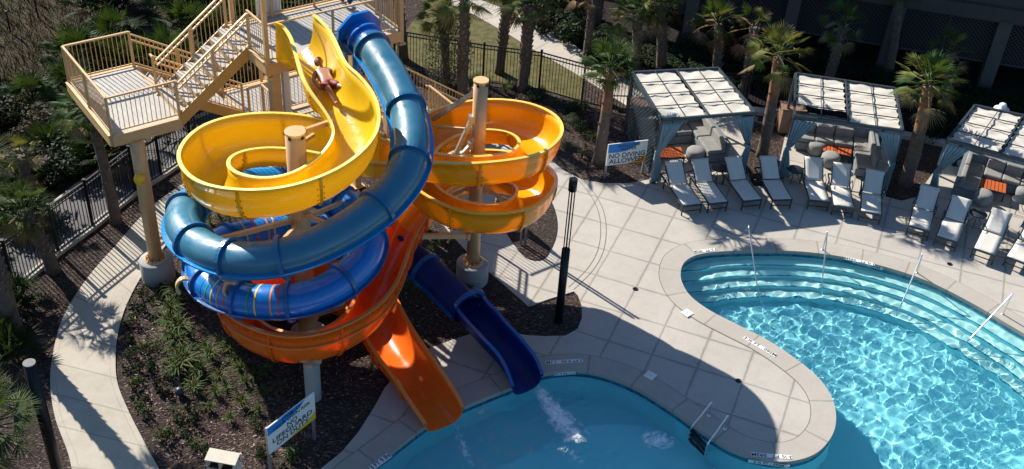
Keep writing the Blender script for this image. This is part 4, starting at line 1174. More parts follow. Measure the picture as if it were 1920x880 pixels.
def sofa_L(B, org, lu, lv, label, side='right', name='corner_sofa'):
    ex = (B(1, 0) - B(0, 0)).normalized(); ey = (B(0, 1) - B(0, 0)).normalized(); rzz = math.atan2(ex.y, ex.x)
    s = 1 if side == 'right' else -1
    o0 = B(.93, .93) if side == 'right' else B(.07, .93)
    root = empty(name, tuple(org + o0 + Vector((0, 0, DZ))), rzz, label, 'sofa', 'grey corner sofas in the cabanas')
    Lb = lu * .80; Ls = lv * .66; D = .78
    mb = MB(); mb.box((-s * Lb / 2, -D / 2, .20), (Lb, D, .28)); mb.box((-s * D / 2, -D - (Ls - D) / 2 - .002, .20), (D, Ls - D, .28)); mb.box((-s * Lb / 2, -.06, .55), (Lb, .12, .45)); mb.box((-s * .06, -.125 - (Ls - .13) / 2, .55), (.12, Ls - .13, .45))
    mb.build('shell', M['sofa_side'], root)
    n_ = 3
    def cushion(cx, cy, cz, dx, dy, dz, nm):
        c = MB(); N_ = 8; vs = []
        c.box((cx, cy, cz), (dx, dy, dz)); o = c.build(nm, M['sofa'], root); bv_ = o.modifiers.new('b', 'BEVEL'); bv_.width = min(dx, dy, dz) * .3; bv_.segments = 3
        for p in o.data.polygons: p.use_smooth = False
    for k in range(n_):
        w_ = (Lb - D) / n_; cushion(-s * (D + w_ * (k + .5)), -D / 2 - .04, .42, w_ * .97, D - .12, .16, 'seat_cushion'); cushion(-s * (D + w_ * (k + .5)), -.2, .64, w_ * .95, .16, .36, 'back_cushion')
    for k in range(2):
        w_ = (Ls - .1) / 2; cushion(-s * D / 2 - s * .04, -.1 - w_ * (k + .5), .42, D - .12, w_ * .97, .16, 'seat_cushion'); cushion(-s * .2, -.1 - w_ * (k + .5), .64, .16, w_ * .95, .36, 'back_cushion')
    for x, y in ((-s * .1, -.1), (-s * (Lb - .1), -.1), (-s * (Lb - .1), -D + .1), (-s * .1, -Ls + .1), (-s * (D - .1), -Ls + .1)):
        l_ = MB(); l_.cyl((x, y, 0), (x, y, .08), .03, 8); l_.build('leg', M['dark_metal'], root)
    return root
def coffee(loc, rz, label):
    root = empty('coffee_table', (loc[0], loc[1], DZ), rz, label, 'table', 'orange slatted coffee tables'); mb = MB()
    for k in range(8): mb.box((-.42 + k * .12, 0, .36), (.10, .62, .03))
    mb.build('slatted_top', M['teak'], root)
    f = MB(); f.box((0, .32, .34), (.98, .03, .06)); f.box((0, -.32, .34), (.98, .03, .06)); f.build('frame', M['dark_metal'], root)
    for x in (-.45, .45):
        for y in (-.28, .28):
            l_ = MB(); l_.bar((x, y, 0), (x, y, .33), .04, .04); l_.build('leg', M['dark_metal'], root)
def pouf(loc, label):
    mb = MB(); mb.lathe([(.24, 0), (.30, .05), (.325, .2), (.31, .36), (.26, .42), (.12, .44), (0, .445)], n=32)
    o = mb.build('pouf', M['pouf'], None); o.location = (loc[0], loc[1], DZ); tag(o, label, 'pouf', 'round grey poufs in the cabanas')
HC = 2.35
def gx(x, y, z=HC): p = G(x, y, z); return (p.x, p.y)
C1 = [gx(1241, 227), gx(1415, 213), gx(1346, 130), gx(1186, 138)]
C2 = [gx(1489, 220), gx(1692, 247), gx(1678, 168), gx(1492, 140)]
C3 = [gx(1776, 264), gx(1975, 318), gx(2010, 238), gx(1827, 200)]
r1, B1, o1, lu, lv = cabana(C1, HC, 'left cabana beside the no diving sign with full canvas roof and lattice side', lattice=True)
sofa_L(B1, o1, lu, lv, 'striped-lit grey corner sofa in the cabana nearest the no diving sign')
p = G(1255, 287, .38); coffee((p.x, p.y), rad(10), 'orange slatted table by the curtain of the left cabana')
p = G(1302, 301); pouf((p.x, p.y), 'grey pouf in the cabana nearest the no diving sign')
r2, B2, o2, lu, lv = cabana(C2, HC, 'middle cabana whose left roof canvas stops short of the front', hole=(.26, .02))
sofa_L(B2, o2, lu, lv, 'grey corner sofa in the middle cabana')
p = G(1570, 280, .38); coffee((p.x, p.y), rad(-14), 'orange slatted table beside two poufs in the middle cabana')
p = G(1528, 288); pouf((p.x, p.y), 'farther of the two poufs in the middle cabana'); p = G(1554, 311); pouf((p.x, p.y), 'nearer of the two poufs in the middle cabana')
r3, B3, o3, lu, lv = cabana(C3, HC, 'right cabana cut off by the edge of the picture')
sofa_L(B3, o3, lu, lv, 'grey corner sofa in the right cabana', side='left')
p = G(1858, 348, .38); coffee((p.x, p.y), rad(-20), 'orange slatted table striped with shadow in the right cabana')
p = G(1838, 382); pouf((p.x, p.y), 'smooth grey pouf near the curtain of the right cabana'); p = G(1918, 374); pouf((p.x, p.y), 'striped grey pouf at the right edge of the picture')
# fridge cabinet in the first cabana and a planter box behind the second
def cabinet(loc, rz, label, w_=.75, d_=.6, h_=.95):
    root = empty('cabinet', (loc[0], loc[1], DZ), rz, label, 'cabinet'); mb = MB(); mb.box((0, 0, h_ / 2), (w_, d_, h_)); mb.build('carcass', M['cabinet'], root)
    mb = MB(); mb.box((0, 0, h_ + .02), (w_ + .06, d_ + .06, .035)); mb.build('counter_top', M['cabinet'], root)
    for s in (-1, 1):
        mb = MB(); mb.box((s * w_ / 4, -d_ / 2 - .012, h_ / 2), (w_ / 2 - .03, .02, h_ - .1)); dr = mb.build('door', M['cabinet'], root)
        mb = MB(); mb.bar((s * .05, -d_ / 2 - .035, h_ * .55), (s * .05, -d_ / 2 - .035, h_ * .75), .015, .015, up=(1, 0, 0)); mb.build('handle', M['dark_metal'], dr)
p = G(1206, 238); cabinet((p.x, p.y), rad(12), 'brown cabinet behind the lattice screen of the left cabana', 1.0)
p = G(1477, 245); cabinet((p.x, p.y), rad(0), 'brown cabinet behind the left post of the middle cabana', .8)

# ------------------------------------------------------------------ loungers
M['sling'] = var_mat('sling_fabric', (.60, .58, .52), (.55, .53, .48), 2, .75, .15, 200)
def make_lounger():
    root = empty('sun_lounger', (0, 0, 0), 0, 'x', 'sun lounger', 'white sling sun loungers in a row on the deck')
    Wd, H0 = .64, .36
    # x across, foot at y=0, head towards +y
    mb = MB()
    for s in (-1, 1):
        mb.bar((s * Wd / 2, 0, H0), (s * Wd / 2, 1.15, H0), .035, .05); mb.bar((s * Wd / 2, 1.15, H0), (s * Wd / 2, 1.92, H0), .035, .05)
    mb.bar((-Wd / 2, 0, H0), (Wd / 2, 0, H0), .04, .05); mb.bar((-Wd / 2, 1.92, H0 - .0), (Wd / 2, 1.92, H0), .035, .04)
    mb.build('frame', M['dark_metal'], root)
    bx = MB()
    for s in (-1, 1): bx.bar((s * (Wd / 2 - .02), 1.17, H0 + .03), (s * (Wd / 2 - .02), 1.80, H0 + .52), .03, .04)
    bx.bar((-Wd / 2, 1.80, H0 + .52), (Wd / 2, 1.80, H0 + .52), .03, .03)
    bx.build('back_frame', M['dark_metal'], root)
    N_ = 10
    def sheet(nm, p0, p1, sag):
        vs = []
        for j in range(N_ + 1):
            t = j / N_; p = Vector(p0).lerp(Vector(p1), t)
            for i in range(5):
                x = (i / 4 - .5) * (Wd - .03); q = sag * math.sin(math.pi * t) * (1 - (2 * i / 4 - 1) ** 2 * .5); vs.append((x, p.y, p.z - q))
        c = MB(); c.add(vs, [(j * 5 + i, j * 5 + i + 1, j * 5 + i + 6, j * 5 + i + 5) for j in range(N_) for i in range(4)], 0, True)
        o = c.build(nm, M['sling'], root); sd_ = o.modifiers.new('s', 'SOLIDIFY'); sd_.thickness = .012
    sheet('seat_sling', (0, .02, H0 + .034), (0, 1.14, H0 + .034), .02); sheet('back_sling', (0, 1.17, H0 + .055), (0, 1.80, H0 + .55), .015)
    for s in (-1, 1):
        for y in (.03, 1.55):
            l = MB(); l.bar((s * Wd / 2, y, 0), (s * Wd / 2, y, H0), .035, .035, up=(1, 0, 0)); l.build('leg', M['dark_metal'], root)
    l = MB(); l.bar((-Wd / 2, .03, .14), (Wd / 2, .03, .14), .025, .025); l.build('stretcher', M['dark_metal'], root)
    for s in (-1, 1):
        a = MB(); a.tube([(s * (Wd / 2 + .03), 1.0, H0), (s * (Wd / 2 + .05), 1.08, H0 + .16), (s * (Wd / 2 + .05), 1.35, H0 + .20), (s * (Wd / 2 + .03), 1.45, H0)], .014, 6); a.build('armrest', M['dark_metal'], root)
    return root
LG = [((1281, 1310, 403), (1268, 312)), ((1330, 1358, 399), (1317, 308)), ((1393, 1422, 394), (1381, 305)), ((1447, 1479, 393), (1445, 303)), ((1517, 1547, 395), (1529, 308)), ((1562, 1592, 406), (1580, 318)), ((1612, 1644, 418), (1641, 331)),
      ((1701, 1733, 447), (1742, 361)), ((1753, 1785, 467), (1801, 380)), ((1821, 1856, 491), (1875, 405)), ((1881, 1918, 507), (1942, 424))]
LT = ['sun lounger at the left end of the row, beside the left cabana curtain', 'second lounger from the left, touching the first side table', 'third lounger from the left, right of the first side table', 'lounger alone under the palm between the left and middle cabanas',
      'lounger just right of the second side table in front of the middle cabana', 'middle one of the three loungers before the middle cabana', 'lounger in front of the right curtain of the middle cabana', 'first lounger right of the wide palm, before the right cabana curtain',
      'lounger left of the side table before the right cabana', 'lounger right of the side table before the right cabana', 'lounger cut off at the right edge of the picture']
proto = make_lounger()
for i, (ft, hd_) in enumerate(LG):
    o = proto if i == 0 else copy_tree(proto)
    f = G((ft[0] + ft[1]) / 2, ft[2], DZ); hpt = G(hd_[0], hd_[1], .36 + .50 + DZ)
    d = hpt - f; o.location = (f.x, f.y, DZ + .016 if False else DZ); o.rotation_euler = (0, 0, math.atan2(d.y, d.x) - math.pi / 2); o['label'] = LT[i]
mb = MB(); mb.lathe([(0, .44), (.27, .44), (.28, .455), (.27, .47), (0, .47)], n=28)
for i, (x, y, lb) in enumerate([(1345, 338, 'round dark side table between the second and third loungers'), (1486, 341, 'round dark side table left of the middle cabana loungers'), (1826, 424, 'round dark side table between two loungers of the right cabana'), (1905, 398, 'small dark side table at the right edge beside the striped pouf')]):
    p = G(x, y); root = empty('side_table', (p.x, p.y, DZ), 0, lb, 'side table', 'round dark side tables between the loungers')
    a = MB(); a.lathe([(0, .44), (.27, .44), (.28, .455), (.27, .47), (0, .47)], n=28); a.build('table_top', M['dark_metal'], root)
    for k in range(3):
        l = MB(); q = k * 2.094; l.tube([(.24 * math.cos(q), .24 * math.sin(q), 0), (.1 * math.cos(q), .1 * math.sin(q), .22), (.22 * math.cos(q), .22 * math.sin(q), .44)], .012, 6); l.build('leg', M['dark_metal'], root)

# ------------------------------------------------------------------ writing
def text_obj(body, size, key, parent, M4, name='lettering', ext=.002, align='CENTER', sx=1.0):
    cu = bpy.data.curves.new(name, 'FONT'); cu.body = body; cu.size = size; cu.extrude = ext; cu.align_x = align; cu.align_y = 'CENTER'; cu.resolution_u = 3
    cu.offset = size * .012
    t_ = bpy.data.objects.new(name, cu); COL.objects.link(t_)
    dg = bpy.context.evaluated_depsgraph_get(); me = bpy.data.meshes.new_from_object(t_.evaluated_get(dg)); bpy.data.objects.remove(t_); bpy.data.curves.remove(cu)
    me.transform(Matrix.Diagonal((sx, 1, 1, 1)))
    me.materials.clear(); me.materials.append(M[key]); me.name = name
    o = bpy.data.objects.new(name, me); COL.objects.link(o)
    if parent: o.parent = parent
    o.matrix_local = M4
    return o
M['ink'] = mat('sign_ink', (.02, .02, .03), .6); M['sign_white'] = mat('sign_white', (.74, .76, .74), .4); M['sign_blue'] = mat('sign_blue', (.01, .22, .62), .4); M['sign_amber'] = mat('sign_amber', (.75, .30, .02), .4); M['sign_yellow'] = mat('sign_yellow', (.80, .50, .03), .4)
def sign_board(bl, br, z0, z1, label, lines, key2, wave_pts, corner_pts):
    """bl, br ground points under the two lower corners"""
    d = (br - bl); Wd = d.length; d.normalize(); ang = math.atan2(d.y, d.x)
    root = empty('rules_sign', (bl.x, bl.y, 0), ang, label, 'sign'); Hh = z1 - z0
    p = MB(); p.box((Wd / 2, 0, (z0 + z1) / 2), (Wd, .03, Hh)); pan = p.build('panel', M['sign_white'], root)
    f = MB()
    for x in (.03, Wd - .03):
        l = MB(); l.bar((x, .045, 0), (x, .045, z1 - .05), .06, .06, up=(1, 0, 0)); l.build('post', M['galv'], root)
    def area_(pts, key, nm):
        a = MB(); P3 = [Vector((x * Wd, -.0185, z0 + y * Hh)) for x, y in pts]
        tr_ = tessellate_polygon([[Vector((q.x, q.z, 0)) for q in P3]]); a.add(P3, [t for t in tr_]); a.build(nm, M[key], pan)
    area_(wave_pts, 'sign_blue', 'blue_wave'); area_(corner_pts, key2, 'amber_corner')
    for tx, size, cx, cz, sx in lines:
        text_obj(tx, size, 'ink', pan, Matrix.Translation((cx * Wd, -.021, z0 + cz * Hh)) @ Matrix.Rotation(rad(90), 4, 'X'), sx=sx)
    return root
wave = [(0, .62), (.0, 1), (.88, 1), (.86, .93), (.74, .86), (.6, .70), (.42, .60), (.25, .56), (.1, .57)]
corner = [(.35, 0), (1, 0), (1, .30), (.9, .20), (.7, .12)]
z1s = zat(G(1133, 335), 271); z0s = zat(G(1133, 335), 311)
a_, b_ = G(1133, 335), G(1206, 326)
sign_board(a_, b_, z0s, z1s, 'shallow water, no diving allowed sign beside the palm at the left cabana', [('SHALLOW', .15, .52, .86, 1.1), ('WATER', .15, .52, .70, 1.1), ('NO DIVING', .25, .50, .42, .98), ('ALLOWED', .25, .50, .17, 1.02)], 'sign_amber', [(0, .60), (0, 1), (.80, 1), (.76, .86), (.62, .72), (.45, .60), (.25, .58)], [(.48, 0), (1, 0), (1, .30), (.9, .28), (.75, .10)])
# lifeguard sign: corners in px: lower-left (509,852), lower-right (591,785), upper-left (503,802), upper-right (589,740)
a_ = G(509, 893); b_ = G(594, 824)
z0s, z1s = zat(a_, 852), zat(a_, 803)
sign_board(a_, b_, z0s, z1s, 'swim at your own risk, no lifeguard on duty sign in the mulch bed', [('SWIM AT', .13, .50, .90, 1.15), ('YOUR OWN RISK', .13, .50, .76, 1.15), ('NO', .19, .50, .57, 1.1), ('LIFEGUARD', .19, .50, .38, 1.3), ('ON DUTY', .19, .50, .18, 1.2)], 'sign_yellow', [(0, .70), (0, .97), (.32, .97), (.34, 1), (.80, 1), (.70, .88), (.5, .78), (.28, .70)], corner)

# depth markers
def marker(px, py, text, w_, rot_up, z=DZ + .022, label='', h_=.13, wall=False, txs=1.0):
    p = G(px, py, z); root = empty('depth_marker', (p.x, p.y, z), rot_up, label, 'depth marker', 'depth markers around the pool edge')
    if not wall:
        a = MB(); a.box((0, 0, 0), (w_, h_, .006)); pl = a.build('tile_plate', M['sign_white'], root)
        text_obj(text, h_ * 1.05, 'ink', pl, Matrix.Translation((0, 0, .0055)), sx=txs)
    else:
        a = MB(); a.box((0, 0, 0), (w_, .006, h_)); pl = a.build('tile_plate', M['sign_white'], root)
        text_obj(text, h_ * .95, 'ink', pl, Matrix.Translation((0, -.0055, 0)) @ Matrix.Rotation(rad(90), 4, 'X'), sx=txs)
def edge_dir(px, py):
    q = np.array(G(px, py)[:2]); i = int(np.argmin([np.linalg.norm(p - q) for p in POOL])); a = POOL[i - 2]; b = POOL[(i + 2) % len(POOL)]; return math.atan2(b[1] - a[1], b[0] - a[0]), POOL[i]
def up_marker(px, py, flip, **k):
    a, _ = edge_dir(px, py)
    if abs(((a + math.pi) % (2 * math.pi)) - math.pi) > math.pi / 2: a += math.pi
    marker(px, py, rot_up=a + (math.pi if flip else 0), **k)
up_marker(1425, 650, False, text='3 ½ FT   092M', w_=1.05, label='white depth marker on the right side of the walkway between the pools', txs=1.25)
up_marker(1447, 855, True, text='3 ½ FT   092M', w_=1.0, label='white depth marker at the rounded tip of the walkway between the pools', txs=1.2)
up_marker(1058, 678, True, text='3 FT 9 IN   1.1M', w_=1.0, label='white depth marker on the coping right of the dark blue chute', txs=1.05)
up_marker(1322, 470, True, text='3 ½ FT   092M', w_=.75, label='white depth marker beside the far left curve of the stepped pool', txs=.9)
up_marker(1612, 490, True, text='3 ½ FT   092M', w_=.9, label='white depth marker on the far coping between two handrails', txs=1.1)
up_marker(713, 866, False, text='3 FT 9 IN', w_=.62, label='white depth marker at the bottom left below the orange chute', h_=.17, txs=.85)
up_marker(808, 798, False, text='3 FT', w_=.34, label='tiny white depth marker right under the lip of the orange chute', txs=1.0)
def wall_marker(px, py, text, label, w_=1.0, txs=1.2):
    a, q = edge_dir(px, py)
    if abs(((a + math.pi) % (2 * math.pi)) - math.pi) > math.pi / 2: a += math.pi
    inw = Vector((q[0], q[1], 0)); nrm = Vector((math.sin(a), -math.cos(a), 0)) * .012
    c = inw + nrm
    root = empty('depth_marker', (c.x, c.y, -.055), a, label, 'depth marker', 'depth markers on the pool wall'); m_ = MB(); m_.box((0, 0, 0), (w_, .006, .10)); pl = m_.build('tile_plate', M['sign_white'], root)
    text_obj(text, .10, 'ink', pl, Matrix.Translation((0, -.0055, 0)) @ Matrix.Rotation(rad(90), 4, 'X'), sx=txs)
wall_marker(1625, 494, '3 ½ FT - 092M', 'depth tile on the far pool wall under the coping marker')
wall_marker(1060, 700, '3 FT 9 IN - 1.1M', 'depth tile on the pool wall right of the dark blue chute', txs=1.05)
# the ½ tip marker's wall tile faces the camera
a, q = edge_dir(1440, 867); wall_marker(1440, 867, '3 ½ FT - 092M', 'depth tile on the pool wall at the tip of the walkway')
# skimmer lids and drains
for x, y, lb, s_ in ((1288, 590, 'square white skimmer lid beside the stepped pool', .27), (1219, 707, 'square white skimmer lid beside the blue lagoon', .27)):
    p = G(x, y); mb = MB(); mb.box((0, 0, 0), (s_, s_, .012)); mb.box((0, 0, .008), (s_ * .85, s_ * .85, .008)); mb.lathe([(.02, .0135), (.02, .016), (0, .016)], n=10, mi=1)
    o = mb.build('skimmer_lid', [M['white'], M['galv']]); a, _ = edge_dir(x, y); o.location = (p.x, p.y, DZ + .024); o.rotation_euler = (0, 0, a); tag(o, lb, 'skimmer lid')
for x, y, lb in ((1191, 544, 'round dark deck drain between the sunlit slabs and the stepped pool'), (1384, 716, 'round dark deck drain in the middle of the walkway between the pools'), (1780, 497, 'round dark deck drain in front of the loungers')):
    p = G(x, y); mb = MB(); mb.lathe([(.085, -.004), (.085, .006), (.07, .008), (.065, .004), (0, .004)], n=24)
    for k in range(-2, 3): mb.box((0, k * .024, .007), (.11, .008, .004), mi=1)
    o = mb.build('deck_drain', [M['dark_metal'], M['black']]); o.location = (p.x, p.y, DZ + .005); tag(o, lb, 'drain', 'round deck drains')

# ------------------------------------------------------------------ handrails and ladder
def handrail(top, base, foot, label):
    """top px (z .9), deck base px (z deck), foot px (z on a step)"""
    B_ = G(base[0], base[1], DZ); T_ = G(top[0], top[1], .92 + DZ); F_ = G(foot[0], foot[1], -.2)
    root = empty('pool_handrail', (B_.x, B_.y, DZ), 0, label, 'handrail', 'steel handrails at the pool steps')
    pts = [Vector((0, 0, 0)), Vector((0, 0, .55)).lerp(T_ - B_, .3), (T_ - B_)]
    tt = T_ - B_; dd = (F_ - T_); low = tt + dd * 1.28
    P_ = [Vector((0, 0, .0)), Vector((0, 0, .4)) + (tt - Vector((0, 0, tt.z))) * .35, tt - Vector((0, 0, .05)) - (tt - Vector((0, 0, tt.z))) * .15, tt + Vector((0, 0, .015)), tt + dd * .06, tt + dd * .4, low]
    C_ = [Vector(c) for c in smooth_curve([tuple(p) for p in P_], 5)]
    mb = MB(); mb.tube(C_, .021, 10); mb.build('rail', M['steel'], root)
    mb = MB(); mb.lathe([(.055, 0), (.055, .018), (.025, .03)], n=16); mb.build('base_cover', M['steel'], root)
handrail((1404, 427), (1399, 432), (1421, 545), 'steel handrail at the far left end of the pool steps')
handrail((1551, 436), (1542, 469), (1541, 535), 'steel handrail second from the left at the pool steps')
handrail((1729, 478), (1719, 512), (1689, 574), 'steel handrail third from the left at the pool steps')
handrail((1898, 552), (1880, 590), (1815, 640), 'steel handrail nearest the right edge of the picture')
# ladder on the walkway edge
lr = empty('pool_ladder', tuple(G(1340, 800, DZ)), 0, 'steel pool ladder with dark treads at the walkway edge', 'ladder'); lo0 = G(1340, 800, DZ)
LQ = [((1329, 780), (1331, 757), (1297, 800)), ((1359, 805), (1357, 783), (1327, 832))]
ends = []
for b0_, t0_, f0_ in LQ:
    B_ = G(*b0_, DZ); T_ = Vector((B_.x, B_.y, .46 + DZ)); F_ = G(*f0_, .0); dn = Vector((F_.x, F_.y, -.75)); ends.append((F_, dn))
    P_ = [B_, B_.lerp(T_, .7), T_, T_.lerp(F_, .12) + Vector((0, 0, .03)), T_.lerp(F_, .6), Vector((F_.x, F_.y, -.05)), dn]
    mb = MB(); mb.tube([Vector(c) - lo0 for c in smooth_curve([tuple(p) for p in P_], 5)], .021, 10); mb.build('rail', M['steel'], lr)
    mb = MB(); mb.lathe([(.05, 0), (.05, .018), (.022, .03)], c=B_ - lo0, n=14); mb.build('base_cover', M['steel'], lr)
for k in range(3):
    z = -.12 - .24 * k; a_ = Vector((ends[0][0].x, ends[0][0].y, z)) - lo0; b_ = Vector((ends[1][0].x, ends[1][0].y, z)) - lo0
    mb = MB(); mb.bar(a_, b_, .09, .03); mb.build('tread', M['black'], lr)

# ------------------------------------------------------------------ lights, bin, spheres
def pole_light(px, py, top, label, r=.11, louvre=True):
    b_ = G(px, py); h = zat(b_, top); root = empty('bollard_light', (b_.x, b_.y, 0), 0, label, 'lamp post', 'dark pole lights')
    if louvre:
        hb = h * .53
        mb = MB(); mb.cyl((0, 0, 0), (0, 0, hb), r * 1.15, 24); mb.build('pole', M['black'], root)
        mb = MB()
        for k in range(3):
            a = k * 2.094 + .4; mb.cyl((r * .8 * math.cos(a), r * .8 * math.sin(a), hb), (r * .8 * math.cos(a), r * .8 * math.sin(a), h - .3), .016, 8)
        mb.cyl((0, 0, hb), (0, 0, h - .3), .02, 10); mb.build('lantern_rods', M['black'], root)
        mb = MB(); mb.cyl((0, 0, h - .34), (0, 0, h), r * 1.12, 24); mb.build('lantern_cap', M['black'], root)
    else:
        mb = MB(); mb.cyl((0, 0, 0), (0, 0, h - .02), r, 24); mb.build('pole', M['black'], root)
        mb = MB(); mb.lathe([(r, h - .02), (r, h), (0, h + .002)], n=24, smooth=False); mb.build('cap', M['sofa'], root)
    return root
pole_light(1047, 603, 336, 'tall black pole light standing in the mulch beside the dark blue chute', .098)
pole_light(122, 935, 680, 'black pole light with a pale flat top in the bottom left corner', .125, False)
# small box with a lid at the bottom edge
p = G(425, 905); root = empty('towel_bin', (p.x, p.y, 0), rad(-8), 'cream box with a sloping lid in the mulch at the bottom edge', 'bin')
M['bin'] = var_mat('bin_cream', (.62, .57, .46), (.56, .51, .41), 4, .6)
zt = zat(p, 852); mb = MB()
mb.box((0, 0, (zt - .3) / 2), (.66, .42, zt - .3)); mb.build('body', M['bin'], root)
mb = MB()
for x in (-.33, -.02, .31): mb.box((x, .0, zt - .2), (.03, .40, .2))
mb.box((0, .19, zt - .2), (.66, .02, .2)); mb.build('hood', M['bin'], root)
mb = MB(); mb.box((0, 0, zt - .297), (.58, .36, .006)); mb.build('opening', M['black'], root)
mb = MB(); mb.add([(-.36, -.2, zt - .06), (.36, -.2, zt - .06), (.36, .12, zt), (-.36, .12, zt)], [(0, 1, 2, 3)]); o = mb.build('lid', M['bin'], root); s_ = o.modifiers.new('s', 'SOLIDIFY'); s_.thickness = .03
mb = MB(); mb.cyl((.36, .12, zt - .25), (.36, .12, zt - .02), .03, 10); mb.build('hinge_post', M['bin'], root)
p = G(338, 742); o = blob('garden_ball', (0, 0, 0), .16, M['dark_metal'], None, 12); o.location = (p.x, p.y, .14); tag(o, 'dull grey ball half sunk in the mulch among the grass clumps', 'garden ball'); o.scale = (.75,) * 3
p = G(1880, 200, 2.45); root = empty('garden_lamp', (p.x, p.y, 0), 0, 'small white domed lamp head behind the right cabana', 'lamp'); mb = MB(); mb.cyl((0, 0, 0), (0, 0, 2.35), .05, 10); mb.build('stem', M['white'], root)
mb = MB(); mb.lathe([(.26, 2.33), (.25, 2.37), (.13, 2.42), (.12, 2.52), (.08, 2.56), (0, 2.57)], n=20); mb.build('head', M['white'], root)
# pool light fitting seen under water, foam and churned water
def froth(name, scale, dens, stretch=(1, 1)):
    m = bpy.data.materials.new(name); m.use_nodes = True; nt = m.node_tree; b = nt.nodes['Principled BSDF']
    b.inputs['Base Color'].default_value = (.95, .97, .97, 1); b.inputs['Roughness'].default_value = .4
    tc = nd(nt, 'ShaderNodeTexCoord'); sep = nd(nt, 'ShaderNodeSeparateXYZ'); lk(nt, tc.outputs['UV'], sep.inputs[0])
    mp = nd(nt, 'ShaderNodeMapping'); mp.inputs['Scale'].default_value = (stretch[0], stretch[1], 1); lk(nt, tc.outputs['UV'], mp.inputs[0])
    n1 = noise(nt, scale, 8, .72, vec=mp.outputs[0], dist=1.2)
    vv = math_n(nt, 'ABSOLUTE', math_n(nt, 'MULTIPLY_ADD', sep.outputs[1], 2.0, -1.0))
    uu = sep.outputs[0]
    e = math_n(nt, 'SUBTRACT', 1.0, math_n(nt, 'POWER', vv, 1.6))
    en = math_n(nt, 'MULTIPLY', ramp(nt, uu, [(0.0, .35), (.15, .9), (.5, 1.0), (.8, .8), (1.0, 0.0)]), e)
    a = math_n(nt, 'SUBTRACT', math_n(nt, 'ADD', n1, math_n(nt, 'MULTIPLY', en, dens)), .86)
    a = math_n(nt, 'MULTIPLY', a, 4.5); n_ = nd(nt, 'ShaderNodeClamp'); lk(nt, a, n_.inputs[0]); n_.inputs[2].default_value = .96
    lk(nt, n_.outputs[0], b.inputs['Alpha'])
    lk(nt, bump(nt, n1, .8, .04), b.inputs['Normal'])
    return m
def froth_sheet(name, m, pts, widths, label, fn=None, h=.012, lift=.05, seed=1):
    """ribbon of froth: pts px centre line, widths px half-widths; surface lies on the water (or on the slide via fn)"""
    C_ = smooth_curve([(*p, w_) for p, w_ in zip(pts, widths)], 8); nv = 12; vs = []; uvs = []; r_ = random.Random(seed)
    for i, c in enumerate(C_):
        a, b_ = C_[max(i - 1, 0)], C_[min(i + 1, len(C_) - 1)]; t = np.array([b_[0] - a[0], b_[1] - a[1]]); t = t / np.linalg.norm(t); nrm = np.array([-t[1], t[0] * .75])
        for j in range(nv + 1):
            v = j / nv * 2 - 1; x, y = c[0] + nrm[0] * c[2] * v, c[1] + nrm[1] * c[2] * v
            p = fn(x, y, .015) if fn else G(x, y, WL + h)
            if not fn: p.z += (1 - v * v) * lift * r_.uniform(.2, 1)
            vs.append(p); uvs.append((i / (len(C_) - 1), j / nv))
    mb = MB(); mb.add(vs, [(i * (nv + 1) + j, i * (nv + 1) + j + 1, (i + 1) * (nv + 1) + j + 1, (i + 1) * (nv + 1) + j) for i in range(len(C_) - 1) for j in range(nv)], 0, True)
    o = mb.build(name, m); me = o.data; ul = me.uv_layers.new(name='UVMap')
    for lp in me.loops: ul.data[lp.index].uv = uvs[lp.vertex_index]
    o['kind'] = 'stuff'; o['label'] = label
    return o
F1 = froth('froth_stream', 7.0, .60, (2.2, 1)); F2 = froth('froth_thin', 6.0, .42, (2.5, 1)); F3 = froth('froth_patch', 8, .53)
froth_sheet('splash_foam', F1, [(1000, 716), (1015, 738), (1034, 765), (1058, 795), (1084, 822), (1104, 846)], [12, 22, 33, 44, 52, 54], 'white foam streaming from the mouth of the dark blue chute')
froth_sheet('chute_foam', F2, [(846, 786), (858, 812), (868, 840), (884, 868), (905, 895)], [16, 22, 26, 30, 34], 'thin foam trails in front of the orange chute')
froth_sheet('jet_foam', F3, [(1196, 822), (1215, 824), (1236, 827), (1258, 830), (1276, 832)], [26, 40, 46, 40, 26], 'round patch of bright froth from a jet in the blue lagoon')
froth_sheet('mist_foam', F2, [(1040, 842), (1062, 850), (1085, 862), (1104, 878)], [28, 34, 34, 28], 'pale bubbles drifting below the foam of the dark blue chute')
M['lens'] = mat('light_lens', (.6, .8, .8), .2)
p = G(899, 777, -.45); mb = MB(); mb.lathe([(.12, 0), (.12, .02), (.09, .03), (0, .035)], n=20); o = mb.build('underwater_light', M['lens']); o.location = p; o.rotation_euler = (rad(50), 0, rad(20)); tag(o, 'small oval pool light under water beside the orange chute', 'pool light')
# spray thrown up behind the sliding boy
FS = froth('froth_slide', 7.0, .72, (1.5, 1))
froth_sheet('slide_spray', FS, [(566, 84), (571, 94), (577, 105), (584, 118), (592, 132)], [10, 15, 17, 16, 12], 'white spray around the head of the boy in the yellow trough', fn=onfloor)
froth_sheet('slide_spray', F2, [(620, 190), (634, 204), (650, 222), (664, 240), (672, 258)], [11, 13, 15, 15, 12], 'thin sheet of white water running ahead of the boy', fn=onfloor)
